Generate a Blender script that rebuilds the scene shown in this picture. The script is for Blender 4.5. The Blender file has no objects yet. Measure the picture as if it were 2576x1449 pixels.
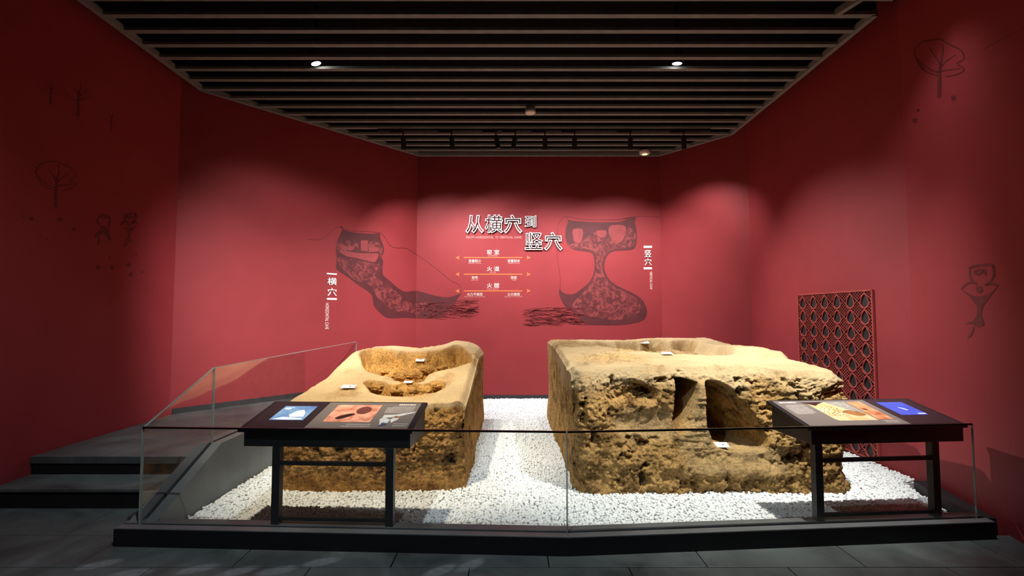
import bpy, bmesh, math, random
import numpy as np
from mathutils import Vector, Matrix
from mathutils.geometry import tessellate_polygon
random.seed(7); rng = np.random.default_rng(7)
S = bpy.context.scene; COL = S.collection; D = bpy.data

# ------------------------------------------------------------------ camera, world, light, exposure
FPX, PITCH, EYE = 1240.0, math.radians(2.95), Vector((0, 0, 1.5))
cam = D.cameras.new('camera'); cam.sensor_width = 36; cam.lens = 36 * FPX / 2576; cam.clip_start = .05
camo = D.objects.new('camera', cam); COL.objects.link(camo)
camo.location = EYE; camo.rotation_euler = (math.pi / 2 + PITCH, 0, 0); S.camera = camo
W = D.worlds.new('world'); S.world = W; W.use_nodes = True
W.node_tree.nodes['Background'].inputs[0].default_value = (.55, .6, .7, 1)
W.node_tree.nodes['Background'].inputs[1].default_value = .005
S.view_settings.view_transform = 'Standard'; S.view_settings.look = 'None'
S.view_settings.exposure = .4; S.view_settings.gamma = 1; S.view_settings.use_curve_mapping = False
S.cycles.max_bounces = 8; S.cycles.transparent_max_bounces = 16; S.cycles.use_denoising = True
S.cycles.sample_clamp_indirect = 4; S.cycles.caustics_reflective = False; S.cycles.caustics_refractive = False

def spot(name, loc, target, watts, deg, blend=.6, color=(1, .96, .9), radius=.04, parent=None):
    l = D.lights.new(name, 'SPOT'); l.energy = watts; l.spot_size = math.radians(deg); l.spot_blend = blend
    l.color = color; l.shadow_soft_size = radius
    o = D.objects.new(name, l); COL.objects.link(o)
    d = Vector(target) - Vector(loc)
    o.matrix_world = Matrix.Translation(loc) @ d.to_track_quat('-Z', 'Y').to_matrix().to_4x4()
    if parent:
        o.parent = parent; o.matrix_parent_inverse = parent.matrix_world.inverted()
    return o

COOL, WARM, NEUT, WASH = (.94, .98, 1), (1, .84, .62), (1, .94, .84), (1, .96, .95)
# unseen spots above the picture, no fixtures; the last two only added to brighten: (position, target, watts, cone, blend, colour)
OVERHEAD = [((-1.35, 3.2, 4.3), (-1.2, 4.8, .3), 920, 50, .8, WARM),
        ((2.1, 3.2, 4.3), (1.7, 4.6, .3), 1150, 58, .8, NEUT),
        ((.3, 3.4, 4.3), (.3, 5.4, 0), 460, 60, .9, COOL),
        ((-.7, 1.5, 4.3), (-1.1, 2.8, 0), 240, 116, 1, (.86, .95, 1)),
        ((-.6, 3.0, 4.3), (-2.95, 7.2, 1.45), 1600, 52, 1, WASH),  # added unseen spot to brighten the left rear wall
        ((2.5, 3.2, 4.3), (2.95, 4.9, 0), 420, 48, .9, COOL)]  # added unseen spot to brighten the gravel on the right
TRACK_Y, TRACK_Z = 7.2, 4.2
# track heads: (x, target, watts, cone)
TRACK = [(-1.62, (-.9, 8.75, 1.1), 250, 104), (-.9, (.2, 8.75, 1.1), 250, 104), (-.24, (3.64, 5.5, 1.0), 700, 52),
         (.05, (-2.6, 7.6, .9), 230, 64), (.49, (.75, 8.75, 1.5), 95, 84), (.93, (.9, 8.75, 1.1), 140, 104),
         (1.76, (1.9, 8.75, 1.1), 250, 104), (2.55, (3.1, 8.1, 1.7), 115, 108)]
# the two bright lamps in the slats: (position, target, watts, cone, colour)
BRIGHT = [((-2.16, 5.3, 4.25), (-1.1, 5.8, .7), 330, 56, NEUT), ((1.82, 5.3, 4.25), (1.7, 5.9, .9), 230, 62, NEUT)]
SIDE_FILL = [((2.7, 3.7, 4.3), (3.6, 4.1, 1.0), 65, 80, 1, COOL), ((-3.0, 3.0, 4.3), (-4.05, 2.6, 1.2), 26, 86, 1, COOL), ((-3.0, 3.9, 4.3), (-2.9, 5.5, 0), 850, 48, 1, COOL)]  # added unseen spots that brighten the side walls and the landing

# ------------------------------------------------------------------ helpers
CP, SP = math.cos(PITCH), math.sin(PITCH)
def ray(px, py):
    cx, cy = (px - 1288) / FPX, -(py - 724.5) / FPX
    return Vector((cx, CP - cy * SP, SP + cy * CP))
def on_plane(px, py, p0, n):
    d = ray(px, py); n = Vector(n); return EYE + d * ((Vector(p0) - EYE).dot(n) / d.dot(n))
def on_z(px, py, z): return on_plane(px, py, (0, 0, z), (0, 0, 1))
def on_y(px, py, y): return on_plane(px, py, (0, y, 0), (0, 1, 0))

MAT = {}
def nodes_of(name):
    m = D.materials.new(name); m.use_nodes = True; MAT[name] = m
    nt = m.node_tree; return m, nt, nt.nodes['Principled BSDF']
def N(nt, kind, **kw):
    n = nt.nodes.new(kind)
    for k, v in kw.items():
        if k in n.inputs: n.inputs[k].default_value = v
        else: setattr(n, k, v)
    return n
def ramp(nt, fac, stops):
    r = N(nt, 'ShaderNodeValToRGB'); e = r.color_ramp.elements
    while len(e) < len(stops): e.new(.5)
    for i, (p, c) in enumerate(stops): e[i].position = p; e[i].color = (*c, 1) if len(c) == 3 else c
    nt.links.new(fac, r.inputs[0]); return r
def plain(name, color, rough=.6, metal=0, noise=.12, scale=9, bump=0, bscale=60, spec=.4):
    m, nt, b = nodes_of(name)
    b.inputs['Roughness'].default_value = rough; b.inputs['Metallic'].default_value = metal
    b.inputs['Specular IOR Level'].default_value = spec
    tc = N(nt, 'ShaderNodeTexCoord'); no = N(nt, 'ShaderNodeTexNoise', Scale=scale, Detail=5.0)
    nt.links.new(tc.outputs['Object'], no.inputs['Vector'])
    lo = tuple(c * (1 - noise) for c in color); hi = tuple(min(1, c * (1 + noise)) for c in color)
    r = ramp(nt, no.outputs['Fac'], [(.3, lo), (.7, hi)]); nt.links.new(r.outputs[0], b.inputs['Base Color'])
    if bump:
        n2 = N(nt, 'ShaderNodeTexNoise', Scale=bscale, Detail=6.0); nt.links.new(tc.outputs['Object'], n2.inputs['Vector'])
        bp = N(nt, 'ShaderNodeBump', Strength=bump, Distance=.01); nt.links.new(n2.outputs['Fac'], bp.inputs['Height'])
        nt.links.new(bp.outputs[0], b.inputs['Normal'])
    return m
def emit(name, color, strength):
    m, nt, b = nodes_of(name); b.inputs['Base Color'].default_value = (*color, 1)
    b.inputs['Emission Color'].default_value = (*color, 1); b.inputs['Emission Strength'].default_value = strength; return m

class MB:
    def __init__(s): s.v = []; s.f = []
    def add(s, vs, fs):
        o = len(s.v); s.v += [tuple(v) for v in vs]; s.f += [tuple(i + o for i in f) for f in fs]; return s
    def box(s, lo, hi, M=None):
        x0, y0, z0 = lo; x1, y1, z1 = hi
        vs = [Vector(p) for p in ((x0,y0,z0),(x1,y0,z0),(x1,y1,z0),(x0,y1,z0),(x0,y0,z1),(x1,y0,z1),(x1,y1,z1),(x0,y1,z1))]
        if M: vs = [M @ v for v in vs]
        return s.add(vs, [(0,3,2,1),(4,5,6,7),(0,1,5,4),(1,2,6,5),(2,3,7,6),(3,0,4,7)])
    def hexa(s, a, b):      # a: 4 bottom points counter-clockwise from above, b: 4 top points
        return s.add(list(a) + list(b), [(0,3,2,1),(4,5,6,7),(0,1,5,4),(1,2,6,5),(2,3,7,6),(3,0,4,7)])
    def prism(s, poly, z0, z1):
        n = len(poly); a = sum(poly[i][0]*poly[(i+1)%n][1]-poly[(i+1)%n][0]*poly[i][1] for i in range(n))
        if a < 0: poly = poly[::-1]
        vs = [(x, y, z0) for x, y in poly] + [(x, y, z1) for x, y in poly]
        fs = [tuple(range(n))[::-1], tuple(range(n, 2*n))] + [(i, (i+1)%n, n+(i+1)%n, n+i) for i in range(n)]
        return s.add(vs, fs)
    def lathe(s, prof, M=None, seg=20):   # prof: (r, z) list from bottom to top
        vs = [Vector((r*math.cos(2*math.pi*i/seg), r*math.sin(2*math.pi*i/seg), z)) for r, z in prof for i in range(seg)]
        if M: vs = [M @ v for v in vs]
        fs = [(k*seg+i, k*seg+(i+1)%seg, (k+1)*seg+(i+1)%seg, (k+1)*seg+i) for k in range(len(prof)-1) for i in range(seg)]
        fs += [tuple(range(seg))[::-1], tuple(range((len(prof)-1)*seg, len(prof)*seg))]
        return s.add(vs, fs)
    def build(s, name, mat, parent=None, smooth=False, bevel=0):
        me = D.meshes.new(name); me.from_pydata(s.v, [], s.f); me.update()
        return mesh_obj(name, me, mat, parent, smooth, bevel)
def mesh_obj(name, me, mat, parent=None, smooth=False, bevel=0):
    o = D.objects.new(name, me); COL.objects.link(o)
    if mat and not me.materials: me.materials.append(MAT[mat] if isinstance(mat, str) else mat)
    if smooth: me.polygons.foreach_set('use_smooth', [True] * len(me.polygons))
    if parent: o.parent = parent; o.matrix_parent_inverse = Matrix.Translation(parent.location).inverted()
    if bevel:
        b = o.modifiers.new('bevel', 'BEVEL'); b.width = bevel; b.segments = 2; b.limit_method = 'ANGLE'
    return o
def tag(o, label=None, cat=None, group=None, kind=None):
    if label: o['label'] = label
    if cat: o['category'] = cat
    if group: o['group'] = group
    if kind: o['kind'] = kind
    return o
def thing(name, loc, label, cat, group=None):
    o = D.objects.new(name, None); COL.objects.link(o); o.location = loc; o.empty_display_size = .1
    bpy.context.view_layer.update()
    return tag(o, label, cat, group)
def flat(name, polys, pt, mat, parent, thick=0):
    """flat print: polys are lists of 2-D points, pt maps a point to 3-D"""
    mb = MB()
    for poly in polys:
        vs = [pt(*p) for p in poly]
        tri = tessellate_polygon([[Vector((p[0], p[1], 0)) for p in poly]])
        mb.add(vs, tri)
    return mb.build(name, mat, parent)
def smooth_poly(pts, n=4, closed=True):
    """Catmull-Rom"""
    out = []; m = len(pts); P = [np.array(p, float) for p in pts]
    for i in range(m if closed else m - 1):
        if closed: a, b, c, d = P[(i-1) % m], P[i], P[(i+1) % m], P[(i+2) % m]
        else: a, b, c, d = P[max(i-1, 0)], P[i], P[i+1], P[min(i+2, m-1)]
        for k in range(n):
            t = k / n
            out.append(tuple(.5*((2*b)+(-a+c)*t+(2*a-5*b+4*c-d)*t*t+(-a+3*b-3*c+d)*t**3)))
    if not closed: out.append(tuple(P[-1]))
    return out
def stroke(pts, w0, w1=None, sm=True):
    """a tapering ribbon polygon along points"""
    w1 = w0 if w1 is None else w1
    p = [np.array(q, float) for q in (smooth_poly(pts, 5, False) if sm and len(pts) > 2 else pts)]
    L, R = [], []
    for i, q in enumerate(p):
        t = p[min(i+1, len(p)-1)] - p[max(i-1, 0)]; t = t / (np.linalg.norm(t) + 1e-9); nrm = np.array((-t[1], t[0]))
        w = (w0 + (w1 - w0) * i / (len(p) - 1)) / 2
        L.append(tuple(q + nrm * w)); R.append(tuple(q - nrm * w))
    return [[L[i], L[i+1], R[i+1], R[i]] for i in range(len(p) - 1)]

# numpy noise
def _h(i, j, k, s):
    n = (i * 374761393 + j * 668265263 + k * 2147483647 + s * 1274126177) & 0xffffffff
    n = ((n ^ (n >> 13)) * 1274126177) & 0xffffffff
    return ((n ^ (n >> 16)) & 0xffff) / 32767.5 - 1
def vnoise(p, s=0):
    f = np.floor(p).astype(np.int64); t = p - f; t = t*t*t*(t*(t*6-15)+10)
    i, j, k = f[..., 0], f[..., 1], f[..., 2]; r = 0
    for a in (0, 1):
        for b in (0, 1):
            for c in (0, 1):
                w = (t[..., 0] if a else 1-t[..., 0])*(t[..., 1] if b else 1-t[..., 1])*(t[..., 2] if c else 1-t[..., 2])
                r = r + w * _h(i+a, j+b, k+c, s)
    return r
def fbm(p, o=4, s=0, g=.5):
    r = 0; a = 1; tot = 0
    for q in range(o): r = r + a * vnoise(p * 2**q + 17.3*q, s + q); tot += a; a *= g
    return r / tot
def ridged(p, o=4, s=0, g=.55):
    r = 0; a = 1; tot = 0
    for q in range(o): r = r + a * (1 - 2*np.abs(vnoise(p * 2**q + 9.1*q, s + q))); tot += a; a *= g
    return r / tot
def sstep(a, b, x):
    t = np.clip((x - a) / (b - a), 0, 1); return t*t*(3-2*t)
def sdf(px, py, poly):
    """signed distance, positive inside"""
    P = np.array(poly, float); Q = np.roll(P, -1, 0); d = np.full(px.shape, 1e9); ins = np.zeros(px.shape, bool)
    for (ax, ay), (bx, by) in zip(P, Q):
        ex, ey = bx-ax, by-ay; wx, wy = px-ax, py-ay
        t = np.clip((wx*ex+wy*ey)/(ex*ex+ey*ey+1e-12), 0, 1)
        d = np.minimum(d, np.hypot(wx-ex*t, wy-ey*t))
        c = ((ay > py) != (by > py)) & (px < (bx-ax)*(py-ay)/(by-ay+1e-12)+ax); ins ^= c
    return np.where(ins, d, -d)

# ------------------------------------------------------------------ materials
plain('wall_red', (.275, .033, .038), .62, noise=.05, scale=2.5, bump=.05, bscale=120, spec=.25)
plain('black_metal', (.012, .012, .014), .45, noise=.1, spec=.4)
plain('black_paint', (.010, .010, .012), .6, spec=.3)
plain('dark_board', (.03, .032, .036), .5)
plain('soffit_black', (.004, .004, .006), .9, spec=.1)
plain('slat_brown', (.20, .21, .195), .6)
plain('plinth_grey', (.11, .12, .128), .4, noise=.2, scale=4)
plain('kerb_grey', (.125, .14, .15), .45, noise=.25, scale=3)
plain('step_grey', (.055, .055, .055), .6, noise=.3, scale=5, bump=.1)
plain('white_paint', (.85, .85, .83), .5, noise=.02)
plain('print_white', (.82, .74, .70), .6, noise=.04)
plain('print_pink', (.62, .27, .25), .6, noise=.05)
plain('print_orange', (.85, .17, .06), .6, noise=.05)
plain('ink', (.02, .02, .03), .6)
plain('card_white', (.88, .88, .9), .5, noise=.02)
plain('mural_dark', (0.084, 0.0128, 0.0160), .65, noise=.15, scale=6)
plain('mural_faint', (0.124, 0.0160, 0.0184), .65, noise=.2, scale=20)
plain('mural_light', (0.248, 0.0368, 0.0400), .65, noise=.14, scale=14)
plain('mural_line', (0.155, 0.0160, 0.0192), .65)
plain('sensor_white', (.7, .66, .6), .5, noise=.03)
plain('panel_brown', (.17, .15, .14), .35, noise=.06, scale=3)
plain('screen_bezel', (.02, .02, .025), .25)
plain('lattice_red', (.36, .06, .05), .5)
plain('lattice_back', (.016, .017, .018), .5)
plain('gravel_white', (.74, .77, .78), .7, noise=.06, scale=40)
emit('lamp_glow', (1, .98, .95), 30); emit('lamp_warm', (1, .62, .22), 2.2)

def mottled():
    m, nt, b = nodes_of('mural_mottled')
    tc = N(nt, 'ShaderNodeTexCoord'); no = N(nt, 'ShaderNodeTexNoise', Scale=9.0, Detail=9.0, Roughness=.72, Distortion=1.2)
    nt.links.new(tc.outputs['Object'], no.inputs['Vector'])
    b.inputs['Base Color'].default_value = (.25, .04, .042, 1); b.inputs['Roughness'].default_value = .65
    r = ramp(nt, no.outputs['Fac'], [(.43, (0, 0, 0)), (.56, (.9, .9, .9))]); nt.links.new(r.outputs[0], b.inputs['Alpha'])
mottled()

def clay(name, pale, mid, dark, burnt):
    """pale = plastered top, mid/dark = broken earth, burnt = fired lining; masks are point attributes painted per region"""
    m, nt, b = nodes_of(name); b.inputs['Roughness'].default_value = .9; b.inputs['Specular IOR Level'].default_value = .15
    tc = N(nt, 'ShaderNodeTexCoord')
    n1 = N(nt, 'ShaderNodeTexNoise', Scale=7.0, Detail=8.0, Roughness=.65); n2 = N(nt, 'ShaderNodeTexNoise', Scale=45.0, Detail=7.0, Roughness=.7)
    n3 = N(nt, 'ShaderNodeTexNoise', Scale=3.0, Detail=5.0)
    for n in (n1, n2, n3): nt.links.new(tc.outputs['Object'], n.inputs['Vector'])
    r1 = ramp(nt, n1.outputs['Fac'], [(.36, dark), (.5, mid), (.66, tuple(c*1.35 for c in mid))])
    r3 = ramp(nt, n3.outputs['Fac'], [(.3, tuple(c*.82 for c in pale)), (.65, pale)])
    rb = ramp(nt, n1.outputs['Fac'], [(.36, tuple(c*.6 for c in burnt)), (.5, tuple(c*.92 for c in burnt)), (.65, burnt)])
    aT = N(nt, 'ShaderNodeAttribute', attribute_name='pale'); aB = N(nt, 'ShaderNodeAttribute', attribute_name='burnt')
    def mix(f, a, c):
        x = N(nt, 'ShaderNodeMix', data_type='RGBA'); nt.links.new(f, x.inputs[0]); nt.links.new(a, x.inputs[6]); nt.links.new(c, x.inputs[7]); return x.outputs[2]
    ad = N(nt, 'ShaderNodeMath', operation='MULTIPLY_ADD'); nt.links.new(n2.outputs['Fac'], ad.inputs[0]); ad.inputs[1].default_value = .7
    sb = N(nt, 'ShaderNodeMath', operation='SUBTRACT'); nt.links.new(aT.outputs['Fac'], sb.inputs[0]); sb.inputs[1].default_value = .35
    nt.links.new(sb.outputs[0], ad.inputs[2]); ad.use_clamp = True
    st = N(nt, 'ShaderNodeMath', operation='MULTIPLY'); nt.links.new(aT.outputs['Fac'], st.inputs[0]); nt.links.new(ad.outputs[0], st.inputs[1])
    gp = N(nt, 'ShaderNodeMath', operation='POWER'); nt.links.new(st.outputs[0], gp.inputs[0]); gp.inputs[1].default_value = .55
    c = mix(gp.outputs[0], r1.outputs[0], r3.outputs[0]); c = mix(aB.outputs['Fac'], c, rb.outputs[0])
    # crevice shade and speckle painted into the colour from the bump noise, weaker on plaster
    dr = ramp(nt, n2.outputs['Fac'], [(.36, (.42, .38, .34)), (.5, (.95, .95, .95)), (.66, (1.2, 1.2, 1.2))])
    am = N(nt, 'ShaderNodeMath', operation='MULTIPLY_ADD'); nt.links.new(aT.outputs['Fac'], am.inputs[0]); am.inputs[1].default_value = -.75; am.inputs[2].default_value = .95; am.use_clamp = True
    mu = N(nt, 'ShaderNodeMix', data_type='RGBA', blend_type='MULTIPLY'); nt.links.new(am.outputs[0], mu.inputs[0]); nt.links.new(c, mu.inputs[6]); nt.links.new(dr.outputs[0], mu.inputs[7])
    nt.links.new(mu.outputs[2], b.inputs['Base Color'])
    bp = N(nt, 'ShaderNodeBump', Strength=.8, Distance=.03)
    nt.links.new(n2.outputs['Fac'], bp.inputs['Height']); nt.links.new(bp.outputs[0], b.inputs['Normal'])
    return m
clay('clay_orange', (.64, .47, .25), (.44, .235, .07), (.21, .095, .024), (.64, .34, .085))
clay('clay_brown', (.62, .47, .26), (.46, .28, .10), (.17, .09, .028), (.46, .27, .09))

def floor_mat():
    m, nt, b = nodes_of('floor_stone'); b.inputs['Roughness'].default_value = .5
    tc = N(nt, 'ShaderNodeTexCoord'); ge = N(nt, 'ShaderNodeNewGeometry')
    n1 = N(nt, 'ShaderNodeTexNoise', Scale=2.2, Detail=8.0, Roughness=.65, Distortion=.6); nt.links.new(ge.outputs['Position'], n1.inputs['Vector'])
    r = ramp(nt, n1.outputs['Fac'], [(.3, (.035, .04, .042)), (.55, (.085, .1, .1)), (.72, (.13, .15, .15))])
    # dusty shoe prints: worn marks with a shape and place of their own
    last = None
    for (x, y, a) in ((-2.47, 3.03, .5), (-1.85, 2.98, .45), (-1.6, 2.95, .5), (-1.37, 2.96, .4), (-1.15, 3.06, .35), (-2.2, 2.93, .2), (-.42, 2.96, .7), (-.25, 3.02, .8), (-.78, 2.84, .3)):
        mp = N(nt, 'ShaderNodeMapping', vector_type='TEXTURE'); nt.links.new(ge.outputs['Position'], mp.inputs['Vector'])
        mp.inputs['Location'].default_value = (x, y, 0); mp.inputs['Rotation'].default_value = (0, 0, a); mp.inputs['Scale'].default_value = (.13, .055, 1)
        ln = N(nt, 'ShaderNodeVectorMath', operation='LENGTH'); nt.links.new(mp.outputs[0], ln.inputs[0])
        mr = N(nt, 'ShaderNodeMapRange'); nt.links.new(ln.outputs['Value'], mr.inputs[0])
        mr.inputs[1].default_value = 1.0; mr.inputs[2].default_value = .6; mr.inputs[3].default_value = 0; mr.inputs[4].default_value = 1
        if last is None: last = mr.outputs[0]
        else:
            mx = N(nt, 'ShaderNodeMath', operation='MAXIMUM'); nt.links.new(last, mx.inputs[0]); nt.links.new(mr.outputs[0], mx.inputs[1]); last = mx.outputs[0]
    n2 = N(nt, 'ShaderNodeTexNoise', Scale=26.0, Detail=4.0); nt.links.new(ge.outputs['Position'], n2.inputs['Vector'])
    mu = N(nt, 'ShaderNodeMath', operation='MULTIPLY'); nt.links.new(last, mu.inputs[0]); nt.links.new(n2.outputs['Fac'], mu.inputs[1])
    x = N(nt, 'ShaderNodeMix', data_type='RGBA'); nt.links.new(mu.outputs[0], x.inputs[0]); nt.links.new(r.outputs[0], x.inputs[6]); x.inputs[7].default_value = (.26, .29, .30, 1)
    nt.links.new(x.outputs[2], b.inputs['Base Color'])
    bp = N(nt, 'ShaderNodeBump', Strength=.12, Distance=.01); nt.links.new(n1.outputs['Fac'], bp.inputs['Height']); nt.links.new(bp.outputs[0], b.inputs['Normal'])
floor_mat()

def glass_mat(name, tint, refl):
    m = D.materials.new(name); m.use_nodes = True; MAT[name] = m; nt = m.node_tree; nt.nodes.clear()
    out = N(nt, 'ShaderNodeOutputMaterial'); mx = N(nt, 'ShaderNodeMixShader'); tr = N(nt, 'ShaderNodeBsdfTransparent'); gl = N(nt, 'ShaderNodeBsdfGlossy', Roughness=.01)
    tr.inputs[0].default_value = (*tint, 1); gl.inputs[0].default_value = (1, 1, 1, 1)
    ge = N(nt, 'ShaderNodeNewGeometry'); dt = N(nt, 'ShaderNodeVectorMath', operation='DOT_PRODUCT'); nt.links.new(ge.outputs['Normal'], dt.inputs[0]); nt.links.new(ge.outputs['Incoming'], dt.inputs[1])
    ab = N(nt, 'ShaderNodeMath', operation='ABSOLUTE'); nt.links.new(dt.outputs['Value'], ab.inputs[0])
    om = N(nt, 'ShaderNodeMath', operation='SUBTRACT'); om.inputs[0].default_value = 1; nt.links.new(ab.outputs[0], om.inputs[1])
    pw = N(nt, 'ShaderNodeMath', operation='POWER'); nt.links.new(om.outputs[0], pw.inputs[0]); pw.inputs[1].default_value = 5
    ma = N(nt, 'ShaderNodeMath', operation='MULTIPLY_ADD'); nt.links.new(pw.outputs[0], ma.inputs[0]); ma.inputs[1].default_value = 1 - refl; ma.inputs[2].default_value = refl; nt.links.new(ma.outputs[0], mx.inputs[0])
    nt.links.new(tr.outputs[0], mx.inputs[1]); nt.links.new(gl.outputs[0], mx.inputs[2]); nt.links.new(mx.outputs[0], out.inputs[0])
glass_mat('clear_glass', (.985, .995, .99), .04)
plain('glass_edge_dark', (.006, .008, .008), .2); plain('glass_edge_pale', (.30, .36, .33), .25)

# ------------------------------------------------------------------ room shell
C0, C1, C2, C3, C4, C5, C6, C7 = (-4.03, .2), (-4.07, 5.93), (-1.70, 8.75), (2.66, 8.75), (3.64, 7.5), (3.64, 4.5), (3.30, 3.2), (2.98, 1.9)
RZ, ROOF = 4.24, 4.9
class Wall:
    def __init__(s, name, a, b, z0=-.05, z1=ROOF, th=.12):
        s.a, s.b = Vector((*a, 0)), Vector((*b, 0)); s.t = (s.b - s.a).normalized(); s.n = Vector((s.t.y, -s.t.x, 0))   # n points into the room
        o = -s.n * th
        q = [s.a, s.b, s.b + o, s.a + o]
        s.o = MB().hexa([(p.x, p.y, z0) for p in q], [(p.x, p.y, z1) for p in q]).build(name, 'wall_red'); tag(s.o, kind='structure')
    def px(s, x, y, off=.002): return on_plane(x, y, s.a + s.n * off, s.n)
    def sz(s, x, y): p = s.px(x, y, 0); return ((p - s.a).dot(s.t), p.z)
    def at(s, u, z, off=.002): return s.a + s.t * u + s.n * off + Vector((0, 0, z))
wB = Wall('wall_left', C0, C1); wA = Wall('wall_left_rear', C1, C2); wK = Wall('wall_back', C2, C3)
wD = Wall('wall_right_rear', C3, C4); wE = Wall('wall_right', C4, C5); wF = Wall('wall_right_front', C5, C7)

tag(MB().prism([(-4.2, .2), (3.9, .2), (3.9, 9), (-4.2, 9)], -.25, -.06).build('floor', 'step_grey'), kind='structure')
fl = D.objects['floor']
# stone floor tiles on the visitor side, running bond, recessed joints
tw, td, row = .94, .42, 0
y = 3.42
while y > .3:
    y0 = y - td
    x = -4.2 + (0.19 if row % 2 else .66) - tw
    while x < 3.9:
        a, b = max(x, -4.03) + .003, min(x + tw, 3.75) - .003
        if b - a > .05: MB().box((a, y0 + .003, -.06), (b, y - .003, 0)).build('floor_tile', 'floor_stone', fl, bevel=.003)
        x += tw
    y = y0; row += 1
for x0 in (-4.03, -3.04):
    MB().box((x0 + .003, 3.423, -.06), (min(x0 + .99, -2.58) - .003, 3.9, 0)).build('floor_tile', 'floor_stone', fl, bevel=.003)

ceil = tag(MB().prism([(-4.2, .2), (3.9, .2), (3.9, 9), (-4.2, 9)], ROOF, ROOF + .1).build('ceiling', 'soffit_black'), kind='structure')
RAFT = [(-3.72, 1.5), (-3.81, 5.93), (-1.62, 8.43), (2.56, 8.43), (3.36, 7.42), (3.34, 4.40)]
def raft_x(y):
    xs = []
    for (ax, ay), (bx, by) in zip(RAFT, RAFT[1:]):
        if min(ay, by) <= y < max(ay, by): xs.append(ax + (bx - ax) * (y - ay) / (by - ay))
    return (min(xs), max(xs) if len(xs) > 1 else 3.34)
for n in range(-9, 16):
    y = (17.6 + n) * .251
    x0, x1 = raft_x(y)
    MB().box((x0, y - .03, RZ), (x1, y + .03, RZ + .03)).build('slat', 'slat_brown', ceil)
def beam(a, b, w=.05, z0=RZ - .01, z1=RZ + .05, name='edge_trim', mat='slat_brown', parent=ceil):
    a, b = Vector((*a, 0)), Vector((*b, 0)); t = (b - a).normalized(); n = Vector((-t.y, t.x, 0)) * w / 2
    q = [a - n, b - n, b + n, a + n]
    return MB().hexa([(p.x, p.y, z0) for p in q], [(p.x, p.y, z1) for p in q]).build(name, mat, parent)
for a, b in zip(RAFT, RAFT[1:]): beam(a, b); beam(a, b, .03, RZ + .05, ROOF, 'fascia', 'soffit_black')
beam((2.98, 4.40), (3.25, 3.55))
for k, wl, z in (('baseboard_back', wK, 0), ('baseboard_left', wA, .3)):
    q = [wl.at(.0 if wl is wK else .02, z, 0), wl.at((wl.b - wl.a).length, z, 0)]; q = q + [q[1] + wl.n * .012, q[0] + wl.n * .012]
    tag(MB().hexa(q, [v + Vector((0, 0, .065)) for v in q]).build(k, 'dark_board'), kind='structure')

# ------------------------------------------------------------------ steps and platform on the left
st = thing('stone_steps', (-3.3, 4.1, 0), 'dark stone steps and landing rising along the left wall outside the glass', 'steps')
def on_line(a, b, y): return a[0] + (b[0] - a[0]) * (y - a[1]) / (b[1] - a[1])
lowp = [(-4.03, 3.88), (-2.56, 3.88), (-2.56, 4.24), (-4.04, 4.24)]
MB().prism(lowp, -.05, .125).build('riser', 'black_paint', st); MB().prism([(-4.03, 3.865), (-2.56, 3.865), (-2.56, 4.22), (-4.04, 4.22)], .125, .15).build('tread', 'floor_stone', st, bevel=.004)
yk = 5.93 + (-2.56 + 4.07) * (8.75 - 5.93) / (-1.70 + 4.07)
MB().prism([(-4.04, 4.22), (-2.56, 4.22), (-2.56, 4.38), (-4.04, 4.38)], -.05, .24).build('riser', 'black_paint', st)
ly = [4.205, 4.78, 5.32, 5.93]
for y0, y1 in zip(ly, ly[1:]):
    off = .45 if y0 in (ly[1],) else 0
    for x0, x1 in ((-4.045, -3.45 + off), (-3.45 + off, -2.56)):
        MB().prism([(x0+.002, y0+.002), (x1-.002, y0+.002), (x1-.002, y1-.002), (x0+.002, y1-.002)], .24, .3).build('landing_tile', 'floor_stone', st, bevel=.003)
def cut(x): return 5.93 + (x + 4.07) * (8.75 - 5.93) / (-1.70 + 4.07) - .01
for x0, x1 in ((-4.04, -3.3), (-3.3, -2.56)):
    MB().prism([(x0+.002, 5.932), (x1-.002, 5.932), (x1-.002, cut(x1)), (x0+.002, cut(x0))], .24, .3).build('landing_tile', 'floor_stone', st, bevel=.003)

# ------------------------------------------------------------------ black plinth with side kerb
PL = [(-2.57, 3.26), (.35, 3.13), (3.22, 3.36)]      # front line, bends at the glass joint
def pl_y(x):
    a, b = (PL[0], PL[1]) if x < PL[1][0] else (PL[1], PL[2]); return on_line((a[1], a[0]), (b[1], b[0]), x)
PZ = .115
pl = thing('display_plinth', (0, 3.25, 0), 'low black plinth edging the white gravel bed, carrying the glass rail', 'plinth')
def band(x0, x1, d0, d1, z0, z1, name, mat, bevel=0):
    a = [(x0, pl_y(x0) + d0), (x1, pl_y(x1) + d0), (x1, pl_y(x1) + d1), (x0, pl_y(x0) + d1)]
    return MB().prism(a, z0, z1).build(name, mat, pl, bevel=bevel)
for x0, x1 in ((-2.57, .35), (.35, 3.22)):
    band(x0, x1, 0, .062, -.05, PZ, 'front_board', 'plinth_grey', .003)
    band(x0, x1, -.004, .0, -.05, PZ - .006, 'front_face', 'black_paint')
    band(x0, x1, .062, .085, -.05, PZ - .02, 'glass_channel', 'black_metal')
    band(x0, x1, .085, .165, -.05, PZ, 'inner_ledge', 'plinth_grey', .003)
def kerb(x0, x1, name, mat):
    prof = [(3.36, .115), (4.08, .445), (8.0, .445)]
    mb = MB()
    for (ya, za), (yb, zb) in zip(prof, prof[1:]):
        y1 = [min(yb, cut(x) - .005) for x in (x0, x1)]
        mb.hexa([(x0, ya, -.05), (x1, ya, -.05), (x1, y1[1], -.05), (x0, y1[0], -.05)], [(x0, ya, za), (x1, ya, za), (x1, y1[1], zb), (x0, y1[0], zb)])
    return mb.build(name, mat, pl)
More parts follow.
